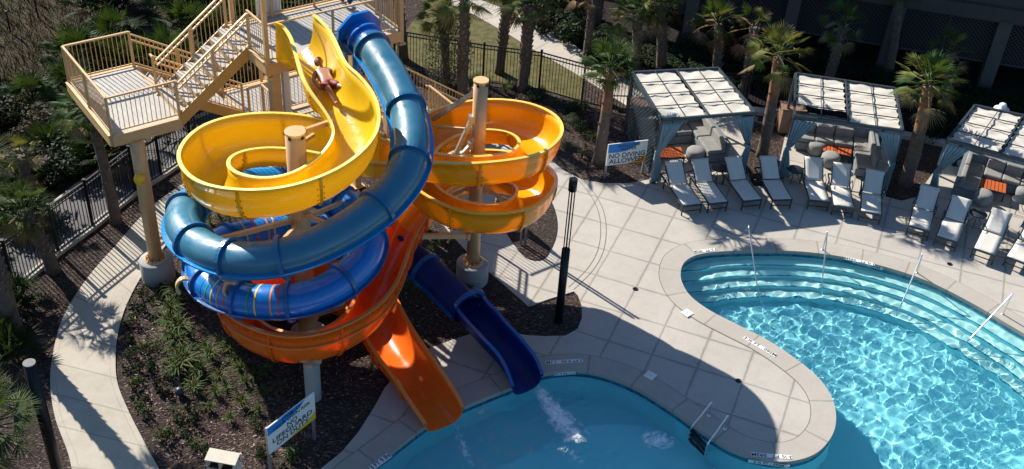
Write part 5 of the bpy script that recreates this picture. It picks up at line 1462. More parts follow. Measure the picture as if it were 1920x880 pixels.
# ------------------------------------------------------------------ foliage
def leaf_mat(name, c1, c2, trans=.25, rough=.62, rnd=.25):
    m = var_mat(name, c1, c2, 2.5, rough, objrand=rnd, spec=.1); nt = m.node_tree; b = nt.nodes['Principled BSDF']
    t = nd(nt, 'ShaderNodeBsdfTranslucent'); t.inputs[0].default_value = (c2[0] * 1.6, c2[1] * 1.5, c2[2] * .6, 1)
    x = nd(nt, 'ShaderNodeMixShader'); x.inputs[0].default_value = trans; lk(nt, b.outputs[0], x.inputs[1]); lk(nt, t.outputs[0], x.inputs[2])
    lk(nt, x.outputs[0], [n_ for n_ in nt.nodes if n_.type == 'OUTPUT_MATERIAL'][0].inputs[0]); return m
M['frond'] = leaf_mat('palm_frond', (.034, .06, .018), (.058, .09, .026))
M['frond_y'] = leaf_mat('palm_frond_pale', (.10, .115, .032), (.14, .135, .04))
M['frond_d'] = leaf_mat('palm_frond_dead', (.20, .14, .075), (.15, .10, .055), .1, .8)
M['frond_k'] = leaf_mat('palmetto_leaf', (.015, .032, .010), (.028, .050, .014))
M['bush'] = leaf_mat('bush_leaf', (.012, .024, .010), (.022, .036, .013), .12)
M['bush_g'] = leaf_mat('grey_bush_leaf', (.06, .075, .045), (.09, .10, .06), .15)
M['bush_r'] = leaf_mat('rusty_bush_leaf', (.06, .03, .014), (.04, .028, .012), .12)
M['grass_b'] = leaf_mat('grass_blade', (.045, .075, .022), (.085, .12, .04), .2)
M['grass_d'] = leaf_mat('dry_grass_blade', (.16, .12, .06), (.10, .085, .04), .2, .8)
M['bark'] = var_mat('palm_bark', (.13, .10, .08), (.08, .062, .05), 6, .9, .8, 40)
M['bark_r'] = var_mat('palm_bark_rust', (.28, .12, .06), (.2, .09, .05), 8, .9, .8, 40)
M['boot'] = var_mat('palm_boot', (.20, .165, .13), (.14, .11, .09), 9, .9)
def fan(mb, org, dirv, L, rg_, mi=0, n=20, spread=2.5, pet=.8, width=.03):
    """one fan frond: petiole then a folded fan of narrow blades"""
    d = dirv.normalized(); side = d.cross(Vector((0, 0, 1)))
    side = side.normalized() if side.length > .05 else Vector((1, 0, 0)); nrm = side.cross(d).normalized()
    if nrm.z < 0: nrm = -nrm
    side = d.cross(nrm)
    droop = Vector((0, 0, -1)) * (.10 + .22 * rg_.random())
    p0 = org; p1 = org + d * pet * .55 + droop * .15 * pet; p2 = org + d * pet + droop * .5 * pet
    mb.tube([p0, p1, p2], [.022, .016, .012], 4, mi, False, False)
    d2 = (p2 - p1).normalized()
    roll = rg_.uniform(-.4, .4)
    s2 = (side * math.cos(roll) + nrm * math.sin(roll)); n2 = s2.cross(d2).normalized()
    for k in range(n):
        a = (k / (n - 1) - .5) * spread * 1.02 + rg_.uniform(-.04, .04)
        bd = (d2 * math.cos(a) + s2 * math.sin(a)).normalized()
        ll = L * (.72 + .28 * math.cos(a * .9)) * rg_.uniform(.85, 1.08)
        q = bd.cross(n2).normalized() * width * .5
        m0 = p2 + bd * ll * .5 + n2 * .035 * L + droop * .06 * L; tip = p2 + bd * ll + droop * (.38 + rg_.random() * .35) * L
        w0 = q * .35
        mb.add([p2 - w0, p2 + w0, m0 + q, m0 - q - n2 * .02, tip], [(0, 1, 2, 3), (3, 2, 4)], mi)
def crown_mesh(seed, n=30, L=.70, mats=('frond', 'frond_y', 'frond_d'), dead=.12, pale=.2, up=1.0, droopy=0.0, pet=.62, nb=21, spread=2.5, width=.030):
    r_ = random.Random(seed); mb = MB()
    for k in range(n):
        az = k * 2.39996 + r_.uniform(-.3, .3); t = (k + .5) / n
        el = rad(82) - t * rad(118) * up - droopy * t
        d = Vector((math.cos(az) * math.cos(el), math.sin(az) * math.cos(el), math.sin(el)))
        mi = 2 if (t > 1 - dead) else (1 if r_.random() < pale else 0)
        fan(mb, Vector((0, 0, -.05 + .1 * (1 - t))) + d * .06, d, L * r_.uniform(.8, 1.12), r_, mi, nb, spread, pet * r_.uniform(.7, 1.1), width)
    o = mb.build('crown_proto', [M[m] for m in mats]); me = o.data; bpy.data.objects.remove(o); me.name = 'crown'; return me
CR_ = [crown_mesh(1), crown_mesh(2, 24, .74, dead=.2), crown_mesh(3, 34, .68, pale=.35), crown_mesh(4, 14, .55, dead=.55, pale=.3, droopy=.35), crown_mesh(5, 30, .7, dead=.05, pale=.05), crown_mesh(6, 20, .6, dead=.3, droopy=.25), crown_mesh(7, 26, .6, pale=.75, dead=.15)]
def palm(base, top, h, rb, rt, ci, label, sc=1.0, boots=60, rust=False, group='sabal palms', rz=None, seed=0):
    r_ = random.Random(seed + int(base.x * 7 + base.y * 13)); root = empty('palm_tree', (base.x, base.y, 0), 0, label, 'palm tree', group)
    t = Vector(top) - Vector((base.x, base.y, 0)); pts = []; rs = []
    n_ = 14
    for k in range(n_ + 1):
        q = k / n_; bend = math.sin(q * math.pi) * .05
        pts.append(Vector((t.x * q ** 1.25 + bend * r_.uniform(.5, 1), t.y * q ** 1.25, t.z * q - (.1 if k == 0 else 0)))); rs.append((rb + (rt - rb) * q) * r_.uniform(.95, 1.05) * (1.18 if k == 0 else 1))
    mb = MB(); mb.tube(pts, rs, 14)
    if rust:
        nf = 14 * n_
        for i in range(len(mb.mi)):
            if i < nf and i // 14 >= n_ * .55: mb.mi[i] = 1
    tr_ = mb.build('trunk', [M['bark'], M['bark_r']], root)
    if boots:
        bb = MB()
        for k in range(boots):
            q = .28 + .72 * (k + .5) / boots; a = k * 2.39996; i = min(int(q * n_), n_ - 1); p = pts[i].lerp(pts[i + 1], q * n_ - i); r0 = rb + (rt - rb) * q
            o_ = Vector((math.cos(a), math.sin(a), 0)); s_ = Vector((-math.sin(a), math.cos(a), 0)); w_ = .055 * r_.uniform(.8, 1.2); L_ = .16 * r_.uniform(.7, 1.3)
            c = p + o_ * r0 * .9
            bb.add([c - s_ * w_, c + s_ * w_, c + o_ * .07 + s_ * w_ * .35 + Vector((0, 0, L_)), c + o_ * .075 - s_ * w_ * .35 + Vector((0, 0, L_)), c + o_ * .02 + Vector((0, 0, L_ * .9))], [(0, 1, 2, 3), (1, 4, 2), (0, 3, 4)], 1 if (rust and q > .5 and r_.random() < .7) else 0)
        bb.build('leaf_bases', [M['boot'], M['bark_r']], tr_)
    c = bpy.data.objects.new('crown', CR_[ci]); COL.objects.link(c); c.parent = root; c.location = t; c.rotation_euler = (r_.uniform(-.12, .12), r_.uniform(-.12, .12), rz if rz is not None else r_.uniform(0, 6.28)); c.scale = (sc,) * 3
    return root
def palm_px(bx, by, tx, ty, ci, label, h=None, sc=1.0, rb=.17, rt=.13, boots=60, rust=False, **k):
    b_ = G(bx, by); hh = h or zat(b_, ty); tp = G(tx, ty, hh); return palm(b_, tp, hh, rb, rt, ci, label, sc, boots, rust, **k)
palm_px(865, 183, 871, -2, 0, 'palm with a shaggy trunk left of centre on the back fence', sc=1.0, rb=.19, rt=.16, boots=90)
palm_px(838, 160, 823, 28, 4, 'shorter palm behind the grey young tree, its fronds hanging at the top edge', sc=.75, rb=.14, rt=.11, boots=30)
palm_px(936, 137, 955, -45, 1, 'palm with a rough trunk rising from the fence, its crown above the picture', sc=1.0, rb=.18, rt=.18, boots=110)
palm_px(979, 168, 992, 8, 0, 'palm with a thick boot-covered trunk right of the second trunk by the fence', sc=.95, rb=.21, rt=.19, boots=120)
palm_px(756, 112, 738, -45, 5, 'dark palm trunk just right of the tower railing', sc=1.0, rb=.2, rt=.18, boots=40)
palm_px(1096, 118, 1111, -15, 3, 'thin palm with dead hanging leaves where the fence meets the sidewalk', sc=.9, rb=.13, rt=.13, boots=60)
palm_px(1121, 306, 1146, 128, 0, 'full green palm with a rust coloured upper trunk behind the no diving sign', sc=.93, rb=.2, rt=.15, boots=26, rust=True)
palm_px(1188, 140, 1194, 28, 1, 'palm behind the left corner of the left cabana roof', sc=.95, rb=.17, rt=.17, boots=60)
palm_px(1238, 135, 1236, 8, 2, 'palm with a pale green crown behind the middle of the left cabana roof', sc=.95, rb=.2, rt=.18, boots=100)
palm_px(1339, 160, 1346, 45, 1, 'palm with hanging fronds behind the right corner of the left cabana', sc=.85, rb=.18, rt=.14, boots=40)
palm_px(1391, 190, 1414, 52, 3, 'leaning shaggy palm with few leaves between the left and middle cabanas', sc=.9, rb=.2, rt=.15, boots=100)
palm_px(1428, 292, 1460, 105, 6, 'large yellow-green palm standing in front between the left and middle cabanas', sc=1.02, rb=.2, rt=.16, boots=26, rust=True)
palm_px(1546, 170, 1582, 48, 5, 'palm with drooping fronds behind the middle cabana', sc=.9, rb=.19, rt=.15, boots=80, rust=False)
palm_px(1697, 345, 1742, 158, 2, 'wide crowned palm with a rust coloured trunk between the middle and right cabanas', sc=1.0, rb=.24, rt=.17, boots=26, rust=True)
palm_px(1765, 225, 1782, 98, 5, 'dim palm behind the wide crowned palm on the right', sc=.85, rb=.16, rt=.13, boots=20)
palm_px(218, 417, 166, 205, 4, 'palm with a long bare trunk leaning left under the stair landing', sc=.85, rb=.17, rt=.13, boots=20)
palm_px(100, 508, 42, 395, 0, 'palm with wide spread fronds at the left edge beside the black fence', sc=.82, rb=.2, rt=.16, boots=60)
palm_px(56, 372, 38, 292, 3, 'small palm with withered yellow leaves at the left edge beyond the fence', sc=.75, rb=.16, rt=.14, boots=30)
palm_px(28, 628, -75, 330, 4, 'shaggy palm trunk at the left edge below the fence, its crown out of the picture', h=4.9, sc=1.1, rb=.24, rt=.25, boots=150)
put_later = True
palm_px(10, 985, -22, 800, 4, 'large spiky palm filling the bottom left corner', sc=1.05, rb=.2, rt=.16, boots=30)
for px_, py_, tx_, ty_, lb in ((1665, 140, 1690, -40, 'dark palm trunk against the building, left of the lit palms'), (1478, 95, 1492, -50, 'dark palm trunk in front of the lattice wall'), (1890, 60, 1912, -40, 'dark palm at the top right corner')):
    palm_px(px_, py_, tx_, ty_, 4, lb, sc=1.0, rb=.17, rt=.15, boots=0)

# palmetto thickets and bushes beyond the fence
PM = [crown_mesh(20 + i, 20, .62, mats=('frond_k', 'frond', 'frond_d'), dead=.06, pale=.25, up=.62, pet=.55, nb=15, spread=2.5, width=.04) for i in range(3)]
def bush_mesh(seed, n=1500, s=(1, 1, .7), leaf=.06, mats=('bush',)):
    r_ = random.Random(seed); mb = MB(); lobes = [(Vector((r_.uniform(-.55, .55), r_.uniform(-.55, .55), r_.uniform(.15, .75))), r_.uniform(.28, .5)) for _ in range(9)]
    for k in range(n):
        c, rr = r_.choice(lobes); d = Vector((r_.gauss(0, 1), r_.gauss(0, 1), r_.gauss(0, 1))).normalized(); p = c + d * rr * r_.uniform(.55, 1.08) ** .5
        p = Vector((p.x * s[0], p.y * s[1], max(.02, p.z * s[2])))
        a = Vector((r_.gauss(0, 1), r_.gauss(0, 1), r_.gauss(0, .6))).normalized(); b_ = a.cross(d + Vector((.01, .02, .3))).normalized(); L_ = leaf * r_.uniform(.6, 1.3)
        mb.add([p - a * L_, p + b_ * L_ * .45, p + a * L_, p - b_ * L_ * .45], [(0, 1, 2, 3)], r_.randrange(len(mats)))
    o = mb.build('bush_proto', [M[m] for m in mats]); me = o.data; bpy.data.objects.remove(o); return me
BM = [bush_mesh(1), bush_mesh(2, 1500, (1, 1, .9), .07), bush_mesh(3, 1200, (.8, .8, 1), .05, ('bush_g', 'bush')), bush_mesh(4, 1200, (1, 1, .8), .05, ('bush_r', 'bush', 'bush_r'))]
def put(me, name, p, sc, label, cat, group, rz=0, sz=None, z=0):
    o = bpy.data.objects.new(name, me); COL.objects.link(o); o.location = (p.x, p.y, z); o.rotation_euler = (0, 0, rz); o.scale = (sc, sc, sz or sc); tag(o, label, cat, group); return o
rv = random.Random(11)
def in_px(px_, py_, P_):
    x, y = px_, py_; ins = False
    for i in range(len(P_)):
        x1, y1 = P_[i]; x2, y2 = P_[(i + 1) % len(P_)]
        if (y1 > y) != (y2 > y) and x < (x2 - x1) * (y - y1) / (y2 - y1) + x1: ins = not ins
    return ins
# dense palmetto band behind the landing and along the fence
PALR = [(130, 20), (300, -60), (560, -80), (560, 140), (470, 190), (330, 265), (240, 320), (130, 300), (150, 150)]
cnt = 0
while cnt < 62:
    x, y = rv.uniform(120, 570), rv.uniform(-80, 330)
    if in_px(x, y, PALR):
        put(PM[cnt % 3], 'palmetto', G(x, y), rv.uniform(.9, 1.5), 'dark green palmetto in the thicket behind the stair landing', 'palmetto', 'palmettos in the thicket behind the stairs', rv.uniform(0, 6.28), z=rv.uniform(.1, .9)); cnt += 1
PAL2 = [(-40, 170), (120, 150), (170, 300), (60, 450), (-60, 520)]
cnt = 0
while cnt < 34:
    x, y = rv.uniform(-60, 200), rv.uniform(150, 520)
    if in_px(x, y, PAL2):
        k = rv.random()
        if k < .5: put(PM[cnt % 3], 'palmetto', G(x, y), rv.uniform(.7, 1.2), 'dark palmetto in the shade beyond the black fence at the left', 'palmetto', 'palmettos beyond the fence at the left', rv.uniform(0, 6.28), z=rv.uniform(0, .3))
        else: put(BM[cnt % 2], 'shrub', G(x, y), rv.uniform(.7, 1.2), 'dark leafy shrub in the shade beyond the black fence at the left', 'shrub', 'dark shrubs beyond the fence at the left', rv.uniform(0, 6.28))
        cnt += 1
for x, y, s_ in ((95, 245, 1.0), (130, 262, .9), (70, 262, .9), (160, 235, .8)):
    put(BM[3], 'shrub', G(x, y), s_, 'rusty brown shrub beyond the fence left of the leaning palm', 'shrub', 'rusty brown shrubs beyond the fence', rv.uniform(0, 6.28))
for k, (x, y) in enumerate(((10, 590), (35, 575), (-5, 640), (15, 680))):
    put(PM[k % 3], 'palmetto', G(x, y), 1.0, ('dark palmetto at the left edge just below the fence', 'dark palmetto touching the fence kerb at the left edge', 'palmetto cut by the left edge beside the shaggy trunk', 'lowest palmetto of the group at the left edge')[k], 'palmetto', None, k * 1.3, z=.1)
for k in range(34):  # row of shrubs added to darken the strip behind the cabanas
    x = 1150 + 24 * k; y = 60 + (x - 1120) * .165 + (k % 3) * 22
    put(BM[k % 2], 'shrub', G(x, y), .75 + .2 * (k % 3), 'dark shrub added to deepen the shade between the cabanas and the building', 'shrub', 'dark shrubs added to darken the strip by the building', k * 1.7, sz=.5)
# thicket further back at the top
for k in range(26):
    x, y = rv.uniform(150, 800), rv.uniform(-190, -70)
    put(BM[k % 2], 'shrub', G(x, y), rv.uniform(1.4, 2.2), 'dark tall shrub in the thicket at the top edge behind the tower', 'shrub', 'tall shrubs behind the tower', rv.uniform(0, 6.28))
# hedge and rounded shrubs by the building
for x, y, s_, lb in ((1045, 62, 1.1, 'big rounded dark shrub at the near end of the hedge'), (1085, 82, 1.15, 'big dark shrub second along the hedge by the building'), (1125, 108, 1.1, 'dark shrub third along the hedge'), (1165, 130, 1.1, 'dark shrub at the cabana end of the hedge'), (1010, 30, 1.2, 'dark shrub above the sidewalk at the top edge'), (1060, 20, 1.5, 'large dark shrub at the top edge beside the pale pillar')):
    put(BM[1], 'shrub', G(x, y), s_, lb, 'shrub', 'dark shrubs in the hedge by the building', rv.uniform(0, 6.28))
for x, y, s_, lb in ((1780, 245, .9, 'leafy shrub behind the wide crowned palm'), (1805, 232, .9, 'leafy shrub just left of the right cabana'), (1750, 262, .7, 'low shrub at the foot of the palm by the right cabana'), (1835, 215, 1.0, 'shrub behind the corner of the right cabana roof')):
    put(BM[0], 'shrub', G(x, y), s_, lb, 'shrub', 'shrubs by the right cabana', rv.uniform(0, 6.28))
# young grey-green tree by the fence
p = G(838, 172); yt = empty('young_tree', (p.x, p.y, 0), 0, 'airy grey-green young tree in front of the black fence', 'tree')
mb = MB(); mb.tube([(0, 0, 0), (.03, 0, 1.2), (0, .05, 2.4)], [.05, .04, .02], 8)
for k in range(9):
    a = k * 2.4; z = .7 + k * .17; mb.tube([(0, 0, z), (.5 * math.cos(a), .5 * math.sin(a), z + .4)], [.018, .006], 5)
mb.build('trunk', M['bark'], yt)
r_ = random.Random(5); mb = MB()
for k in range(5200):
    t = r_.random(); z = .35 + 2.5 * t; R_ = .95 * math.sin(math.pi * min(1, t * .85 + .12)) ** .7; a = r_.uniform(0, 6.28); q = R_ * math.sqrt(r_.random())
    cl = .5 + .5 * math.sin(a * 3 + z * 4)
    if r_.random() > .35 + .65 * cl: continue
    p_ = Vector((q * math.cos(a), q * math.sin(a), z)); v1 = Vector((r_.gauss(0, 1), r_.gauss(0, 1), r_.gauss(0, 1))).normalized() * .05; v2 = v1.cross(Vector((r_.random(), r_.random(), 1))).normalized() * .024
    mb.add([p_ - v1, p_ + v2, p_ + v1, p_ - v2], [(0, 1, 2, 3)])
mb.build('crown', M['bush_g'], yt)
p = G(900, 230); 
def sapling(px_, py_, lb, h=1.5):
    p = G(px_, py_); t_ = empty('sapling', (p.x, p.y, 0), 0, lb, 'sapling', 'thin saplings in the mulch'); mb = MB(); mb.tube([(0, 0, 0), (.03, .02, h * .6), (0, 0, h)], [.022, .016, .008], 6); mb.build('trunk', M['bark'], t_)
    mb = MB(); r_ = random.Random(px_)
    for k in range(160):
        z = h * r_.uniform(.35, 1.05); a = r_.uniform(0, 6.28); q = .3 * r_.random(); p_ = Vector((q * math.cos(a), q * math.sin(a), z)); v1 = Vector((r_.gauss(0, 1), r_.gauss(0, 1), r_.gauss(0, 1))).normalized() * .03; v2 = v1.cross(Vector((0, 0, 1))).normalized() * .012
        mb.add([p_ - v1, p_ + v2, p_ + v1, p_ - v2], [(0, 1, 2, 3)])
    mb.build('crown', M['bush_g'], t_)
sapling(1089, 208, 'thin sapling between the black fence and the palm by the sign', 1.9)
# ------------------------------------------------------------------ tufts
def tuft_mesh(seed, n=46, L=.42, mats=('grass_b', 'grass_d'), dry=.2, w=.012):
    r_ = random.Random(seed); mb = MB()
    for k in range(n):
        a = r_.uniform(0, 6.28); lean = r_.uniform(.15, 1.0); l = L * r_.uniform(.6, 1.15); o_ = Vector((math.cos(a), math.sin(a), 0)); s_ = Vector((-math.sin(a), math.cos(a), 0)) * w
        b0 = o_ * .03 * r_.random(); p1 = b0 + o_ * l * .3 * lean + Vector((0, 0, l * .55)); p2 = b0 + o_ * l * .75 * lean + Vector((0, 0, l * (.85 - .35 * lean))); p3 = p2 + o_ * l * .25 * lean - Vector((0, 0, l * .25 * lean))
        mb.add([b0 - s_, b0 + s_, p1 + s_, p1 - s_, p2 + s_ * .7, p2 - s_ * .7, p3], [(0, 1, 2, 3), (3, 2, 4, 5), (5, 4, 6)], 1 if r_.random() < dry else 0)
    o = mb.build('tuft_proto', [M[m] for m in mats]); me = o.data; bpy.data.objects.remove(o); return me
TM = [tuft_mesh(i, 70, .52) for i in range(3)] + [tuft_mesh(9, 50, .4, dry=.6)]
SM = [bush_mesh(30, 170, (.22, .22, .28), .035, ('bush', 'grass_b')), bush_mesh(31, 150, (.2, .2, .25), .035, ('bush',))]
dense = [(330, 555), (334, 575), (322, 590), (330, 610), (326, 630), (334, 648), (328, 665), (342, 682), (322, 645), (338, 625), (345, 560), (318, 615), (350, 690), (335, 700)]
loose = [(395, 672), (432, 664), (376, 702), (412, 712), (452, 700), (440, 680), (365, 735), (405, 742), (462, 722), (492, 742), (395, 770), (432, 790), (455, 762), (486, 775), (372, 690), (425, 735), (500, 700), (478, 712), (415, 650), (385, 655), (360, 720), (520, 735), (350, 668)]
for k, (x, y) in enumerate(dense): put(TM[k % 3], 'grass_clump', G(x, y), rv.uniform(.95, 1.25), 'bright green grass clump in the dense row of the mulch bed', 'grass clump', 'grass clumps in the dense row', rv.uniform(0, 6))
for k, (x, y) in enumerate(loose): put(TM[k % 3], 'grass_clump', G(x, y), rv.uniform(.6, .95), 'loose arching grass clump spaced out in the mulch bed', 'grass clump', 'grass clumps spaced in the big mulch bed', rv.uniform(0, 6))
rowp = [(268, 550), (258, 580), (247, 610), (243, 640), (245, 668), (248, 695), (255, 722), (262, 752), (270, 775), (292, 600), (296, 655), (290, 560), (330, 780), (350, 820), (310, 820), (368, 772), (270, 655), (300, 535), (345, 640), (305, 735), (480, 800), (495, 850), (550, 855), (540, 870), (375, 845), (350, 795), (318, 700), (282, 690)]
for k, (x, y) in enumerate(rowp): put(SM[k % 2], 'small_shrub', G(x, y), rv.uniform(.9, 1.5), 'knee-high young shrub planted in the mulch beside the curved path', 'shrub', 'young shrubs in the mulch bed', rv.uniform(0, 6))
r2 = random.Random(77)
R3 = [(1045, 190), (1090, 200), (1120, 255), (1095, 290), (1050, 260), (1000, 200)]
cnt = 0
while cnt < 22:
    x, y = r2.uniform(880, 1130), r2.uniform(150, 300)
    if in_px(x, y, [(880, 150), (1100, 190), (1125, 260), (1100, 300), (1060, 290), (1030, 200), (880, 180)]):
        put(TM[cnt % 4], 'grass_clump', G(x, y), r2.uniform(.5, .95), 'small grass clump in the mulch between the amber loop and the fence', 'grass clump', 'grass clumps behind the amber loop', r2.uniform(0, 6)); cnt += 1
for x, y, s_ in ((1068, 210, .45), (1075, 235, .4), (1100, 250, .5), (1050, 225, .35), (1000, 190, .4), (1015, 178, .35), (960, 165, .3), (900, 160, .35), (860, 175, .4), (740, 150, .5), (715, 140, .6), (690, 128, .55), (760, 140, .4)):
    put(BM[2 if (x % 2) else 0], 'low_shrub', G(x, y), s_, 'low grey-green shrub in the mulch along the back fence', 'shrub', 'low shrubs along the back fence', r2.uniform(0, 6))
for x, y in ((705, 470), (770, 455), (800, 430), (815, 470), (790, 500), (835, 455), (740, 440), (395, 420), (410, 405), (430, 415), (500, 408), (470, 400), (880, 545), (770, 545), (430, 395)):
    put(TM[(x + y) % 3], 'grass_clump', G(x, y), .7, 'grass clump in the shade underneath the slides', 'grass clump', 'grass clumps under the slides', r2.uniform(0, 6))
# dry scrub in the top left corner, one mass
r4 = random.Random(5); mb = MB()
for k in range(5200):
    x, y = r4.uniform(-60, 215), r4.uniform(-80, 250)
    if y > 190 and x > 60: continue
    p = G(x, y); a = r4.uniform(0, 6.28); o_ = Vector((math.cos(a), math.sin(a), 0)); s_ = Vector((-math.sin(a), math.cos(a), 0)) * .02; l = r4.uniform(.12, .5)
    mb.add([p - s_, p + s_, p + o_ * l * .6 + Vector((0, 0, l))], [(0, 1, 2)], r4.randrange(3))
o = mb.build('dry_scrub', [M['grass_d'], M['bush_r'], M['bush']]); o['kind'] = 'stuff'; o['label'] = 'dry brown scrub in the top left corner'
# weeds and litter beside the fence
mb = MB()
for k in range(2600):
    x, y = r4.uniform(-20, 340), r4.uniform(300, 880)
    if not in_px(x, y, [(27, 560), (174, 440), (300, 345), (330, 345), (250, 410), (160, 500), (110, 600), (90, 690), (-20, 720), (-20, 600)]): continue
    p = G(x, y); a = r4.uniform(0, 6.28); o_ = Vector((math.cos(a), math.sin(a), 0)); s_ = Vector((-math.sin(a), math.cos(a), 0)) * .012; l = r4.uniform(.04, .14)
    mb.add([p - s_, p + s_, p + o_ * l * .8 + Vector((0, 0, l * .7))], [(0, 1, 2)], r4.randrange(2))
o = mb.build('weeds', [M['grass_d'], M['grass_b']]); o['kind'] = 'stuff'; o['label'] = 'short weeds on the verge along the black fence'
# wood chips standing proud on the mulch
mb = MB()
for k in range(9000):
    x, y = r4.uniform(150, 1130), r4.uniform(130, 870)
    if not (in_px(x, y, [(220, 560), (300, 480), (360, 440), (500, 360), (700, 320), (900, 500), (960, 560), (1070, 560), (1080, 610), (980, 620), (800, 650), (740, 700), (690, 780), (600, 870), (310, 880), (240, 740), (225, 660)]) or in_px(x, y, [(850, 150), (1100, 190), (1140, 330), (1090, 325), (1040, 290), (1000, 240), (860, 220)]) or in_px(x, y, [(110, 520), (300, 350), (330, 350), (150, 500)])): continue
    p = G(x, y); a = r4.uniform(0, 6.28); d = Vector((math.cos(a), math.sin(a), r4.uniform(-.1, .5))) * r4.uniform(.02, .06); s_ = Vector((-math.sin(a), math.cos(a), 0)) * r4.uniform(.006, .016); p.z = .012
    mb.add([p - d - s_, p - d + s_, p + d + s_, p + d - s_], [(0, 1, 2, 3)], r4.choice((0, 0, 1, 1, 2)))
M['chip_a'] = mat('chip_dark', (.05, .03, .025), .9); M['chip_b'] = mat('chip_mid', (.12, .075, .06), .9); M['chip_c'] = mat('chip_pale', (.34, .25, .2), .9)
o = mb.build('wood_chips', [M['chip_a'], M['chip_b'], M['chip_c']]); o['kind'] = 'stuff'; o['label'] = 'loose wood chips lying on the mulch'

# ------------------------------------------------------------------ fences
def fence(pts, label, h=1.55, sp=.12, post=2.4, name='metal_fence', key='black', z=0.0):
    root = empty(name, (pts[0][0], pts[0][1], 0), 0, label, 'fence'); o0 = Vector((pts[0][0], pts[0][1], 0)); up = Vector((0, 0, 1)); run = 0
    for a, b_ in zip(pts[:-1], pts[1:]):
        a, b_ = Vector((a[0], a[1], z)) - o0, Vector((b_[0], b_[1], z)) - o0; L = (b_ - a).length; mb = MB()
        for zz, w_ in ((h, .04), (h - .14, .035), (.12, .035)): mb.bar(a + up * zz, b_ + up * zz, w_, w_)
        n_ = max(1, int(L / sp))
        for k in range(n_ + 1):
            p = a.lerp(b_, k / n_); mb.bar(p + up * .05, p + up * (h), .02, .02, up=(1, 0, 0))
        mb.build('rail_panel', M[key], root)
        for k in range(max(1, round(L / post))):
            p = a.lerp(b_, k / max(1, round(L / post))); pb = MB(); pb.bar(p, p + up * (h + .06), .075, .075, up=(1, 0, 0)); pb.box(p + up * (h + .08), (.095, .095, .04)); pb.build('fence_post', M[key], root)
    return root
fp = [tuple(p) for p in offset_poly(curb, -.02 * sd, False)]
fence(fp, 'long black metal fence on a kerb running up the left side', h=1.62)
bf = [tuple(G(x, y)[:2]) for x, y in ((700, 112), (740, 130), (905, 158), (1010, 172), (1090, 195), (1178, 218))]
fence(bf, 'black metal fence in front of the lawn and the sidewalk', h=1.6)
bf = [tuple(G(x, y)[:2]) for x, y in ((1178, 218), (1300, 190), (1395, 200), (1495, 212), (1700, 250), (1820, 275), (1960, 300))]
fence(bf, 'black metal fence running behind the cabanas', h=1.3)
strip('low_wall_kerb', [np.array(p) for p in [tuple(G(x, y)[:2]) for x, y in ((1380, 212), (1495, 224), (1700, 262), (1820, 287), (1960, 312))]], [np.array(p) for p in [tuple(G(x, y)[:2]) for x, y in ((1380, 203), (1495, 215), (1700, 253), (1820, 278), (1960, 303))]], .14, M['slab'], edge=.15)
mb = MB(); p = G(1158, 195); mb.box((0, 0, .42), (.95, .32, .06)); 
ot = empty('stone_bench', (p.x, p.y, 0), rad(5), 'pale stone ledge at the left back corner of the left cabana', 'bench'); mb.build('seat', M['slab'], ot)
for s in (-1, 1):
    mb = MB(); mb.box((s * .35, 0, .2), (.1, .28, .38)); mb.build('leg', M['slab'], ot)
# far-off thin posts in the top left corner
for x, y, t_, lb in ((20, 62, 22, 'thin dark stake in the scrub, left of the pair'), (72, 35, -30, 'thin dark stake in the scrub, right of the pair')):
    b_ = G(x, y); h = zat(b_, t_); mb = MB(); mb.cyl((0, 0, 0), (0, 0, h), .035, 8); mb.cyl((0, 0, h), (0, 0, h + .03), .05, 8); o = mb.build('stake', M['black']); o.location = (b_.x, b_.y, 0); tag(o, lb, 'stake')
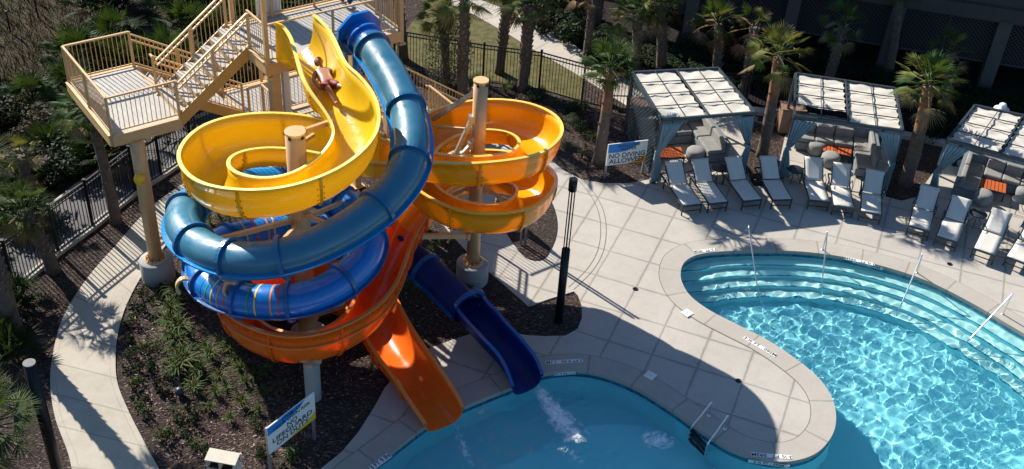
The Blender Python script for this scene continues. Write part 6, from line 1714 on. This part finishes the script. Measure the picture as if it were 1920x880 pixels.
# ------------------------------------------------------------------ building
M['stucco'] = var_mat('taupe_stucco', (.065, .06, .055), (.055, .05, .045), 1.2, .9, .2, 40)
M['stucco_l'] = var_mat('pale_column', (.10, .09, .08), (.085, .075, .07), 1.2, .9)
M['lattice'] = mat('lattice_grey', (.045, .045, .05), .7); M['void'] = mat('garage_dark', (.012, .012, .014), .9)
A0 = Vector((*G(1120, 45)[:2], 0)); A1 = Vector((*G(1890, 172)[:2], 0)); dr = (A1 - A0).normalized(); A0 = A0 - dr * .3; A1 = A1 + dr * 14; Lb = (A1 - A0).length; back = Vector((-dr.y, dr.x, 0)); rb_ = math.atan2(dr.y, dr.x)
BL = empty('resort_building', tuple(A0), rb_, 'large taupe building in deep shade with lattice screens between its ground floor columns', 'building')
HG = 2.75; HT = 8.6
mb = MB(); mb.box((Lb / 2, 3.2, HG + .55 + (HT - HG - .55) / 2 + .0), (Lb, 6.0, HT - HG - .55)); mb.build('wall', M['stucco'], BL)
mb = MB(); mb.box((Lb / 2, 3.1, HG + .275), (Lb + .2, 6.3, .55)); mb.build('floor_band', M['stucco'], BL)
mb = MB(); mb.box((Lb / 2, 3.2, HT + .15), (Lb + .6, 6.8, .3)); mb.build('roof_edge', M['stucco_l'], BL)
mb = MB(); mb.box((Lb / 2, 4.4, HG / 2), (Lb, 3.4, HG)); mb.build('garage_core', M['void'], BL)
xs_ = [0.15 + 3.9 * k for k in range(int(Lb / 3.9) + 1)]
for x in xs_:
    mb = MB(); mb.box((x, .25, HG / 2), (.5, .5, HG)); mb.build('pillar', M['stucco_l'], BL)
for a, b_ in zip(xs_[:-1], xs_[1:]):
    if a > 30: continue
    mb = MB(); w_ = b_ - a - .5; x0 = a + .25; z0, z1 = 1.0, HG
    mb.bar((x0, .2, z0), (x0 + w_, .2, z0), .05, .08); mb.bar((x0 + w_ / 2, .2, z0), (x0 + w_ / 2, .2, z1), .06, .06, up=(1, 0, 0)); s = .16; hh = z1 - z0; n_ = int((w_ + hh) / s)
    for k in range(1, n_):
        t = k * s
        for sg in (0, 1):
            p0 = (min(t, w_), max(0, t - w_)); p1 = (max(0, t - hh), min(t, hh))
            if sg: p0 = (w_ - p0[0], p0[1]); p1 = (w_ - p1[0], p1[1])
            mb.bar((x0 + p0[0], .2 + sg * .02, z0 + p0[1]), (x0 + p1[0], .2 + sg * .02, z0 + p1[1]), .012, .035)
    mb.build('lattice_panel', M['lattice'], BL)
for k in range(5):
    x = 2.1 + 3.9 * k; mb = MB(); mb.box((x, .16, 5.3), (1.5, .12, 1.6)); f_ = mb.build('window', M['stucco_l'], BL); mb = MB(); mb.box((x, .094, 5.3), (1.3, .02, 1.4)); mb.build('pane', M['black'], f_)
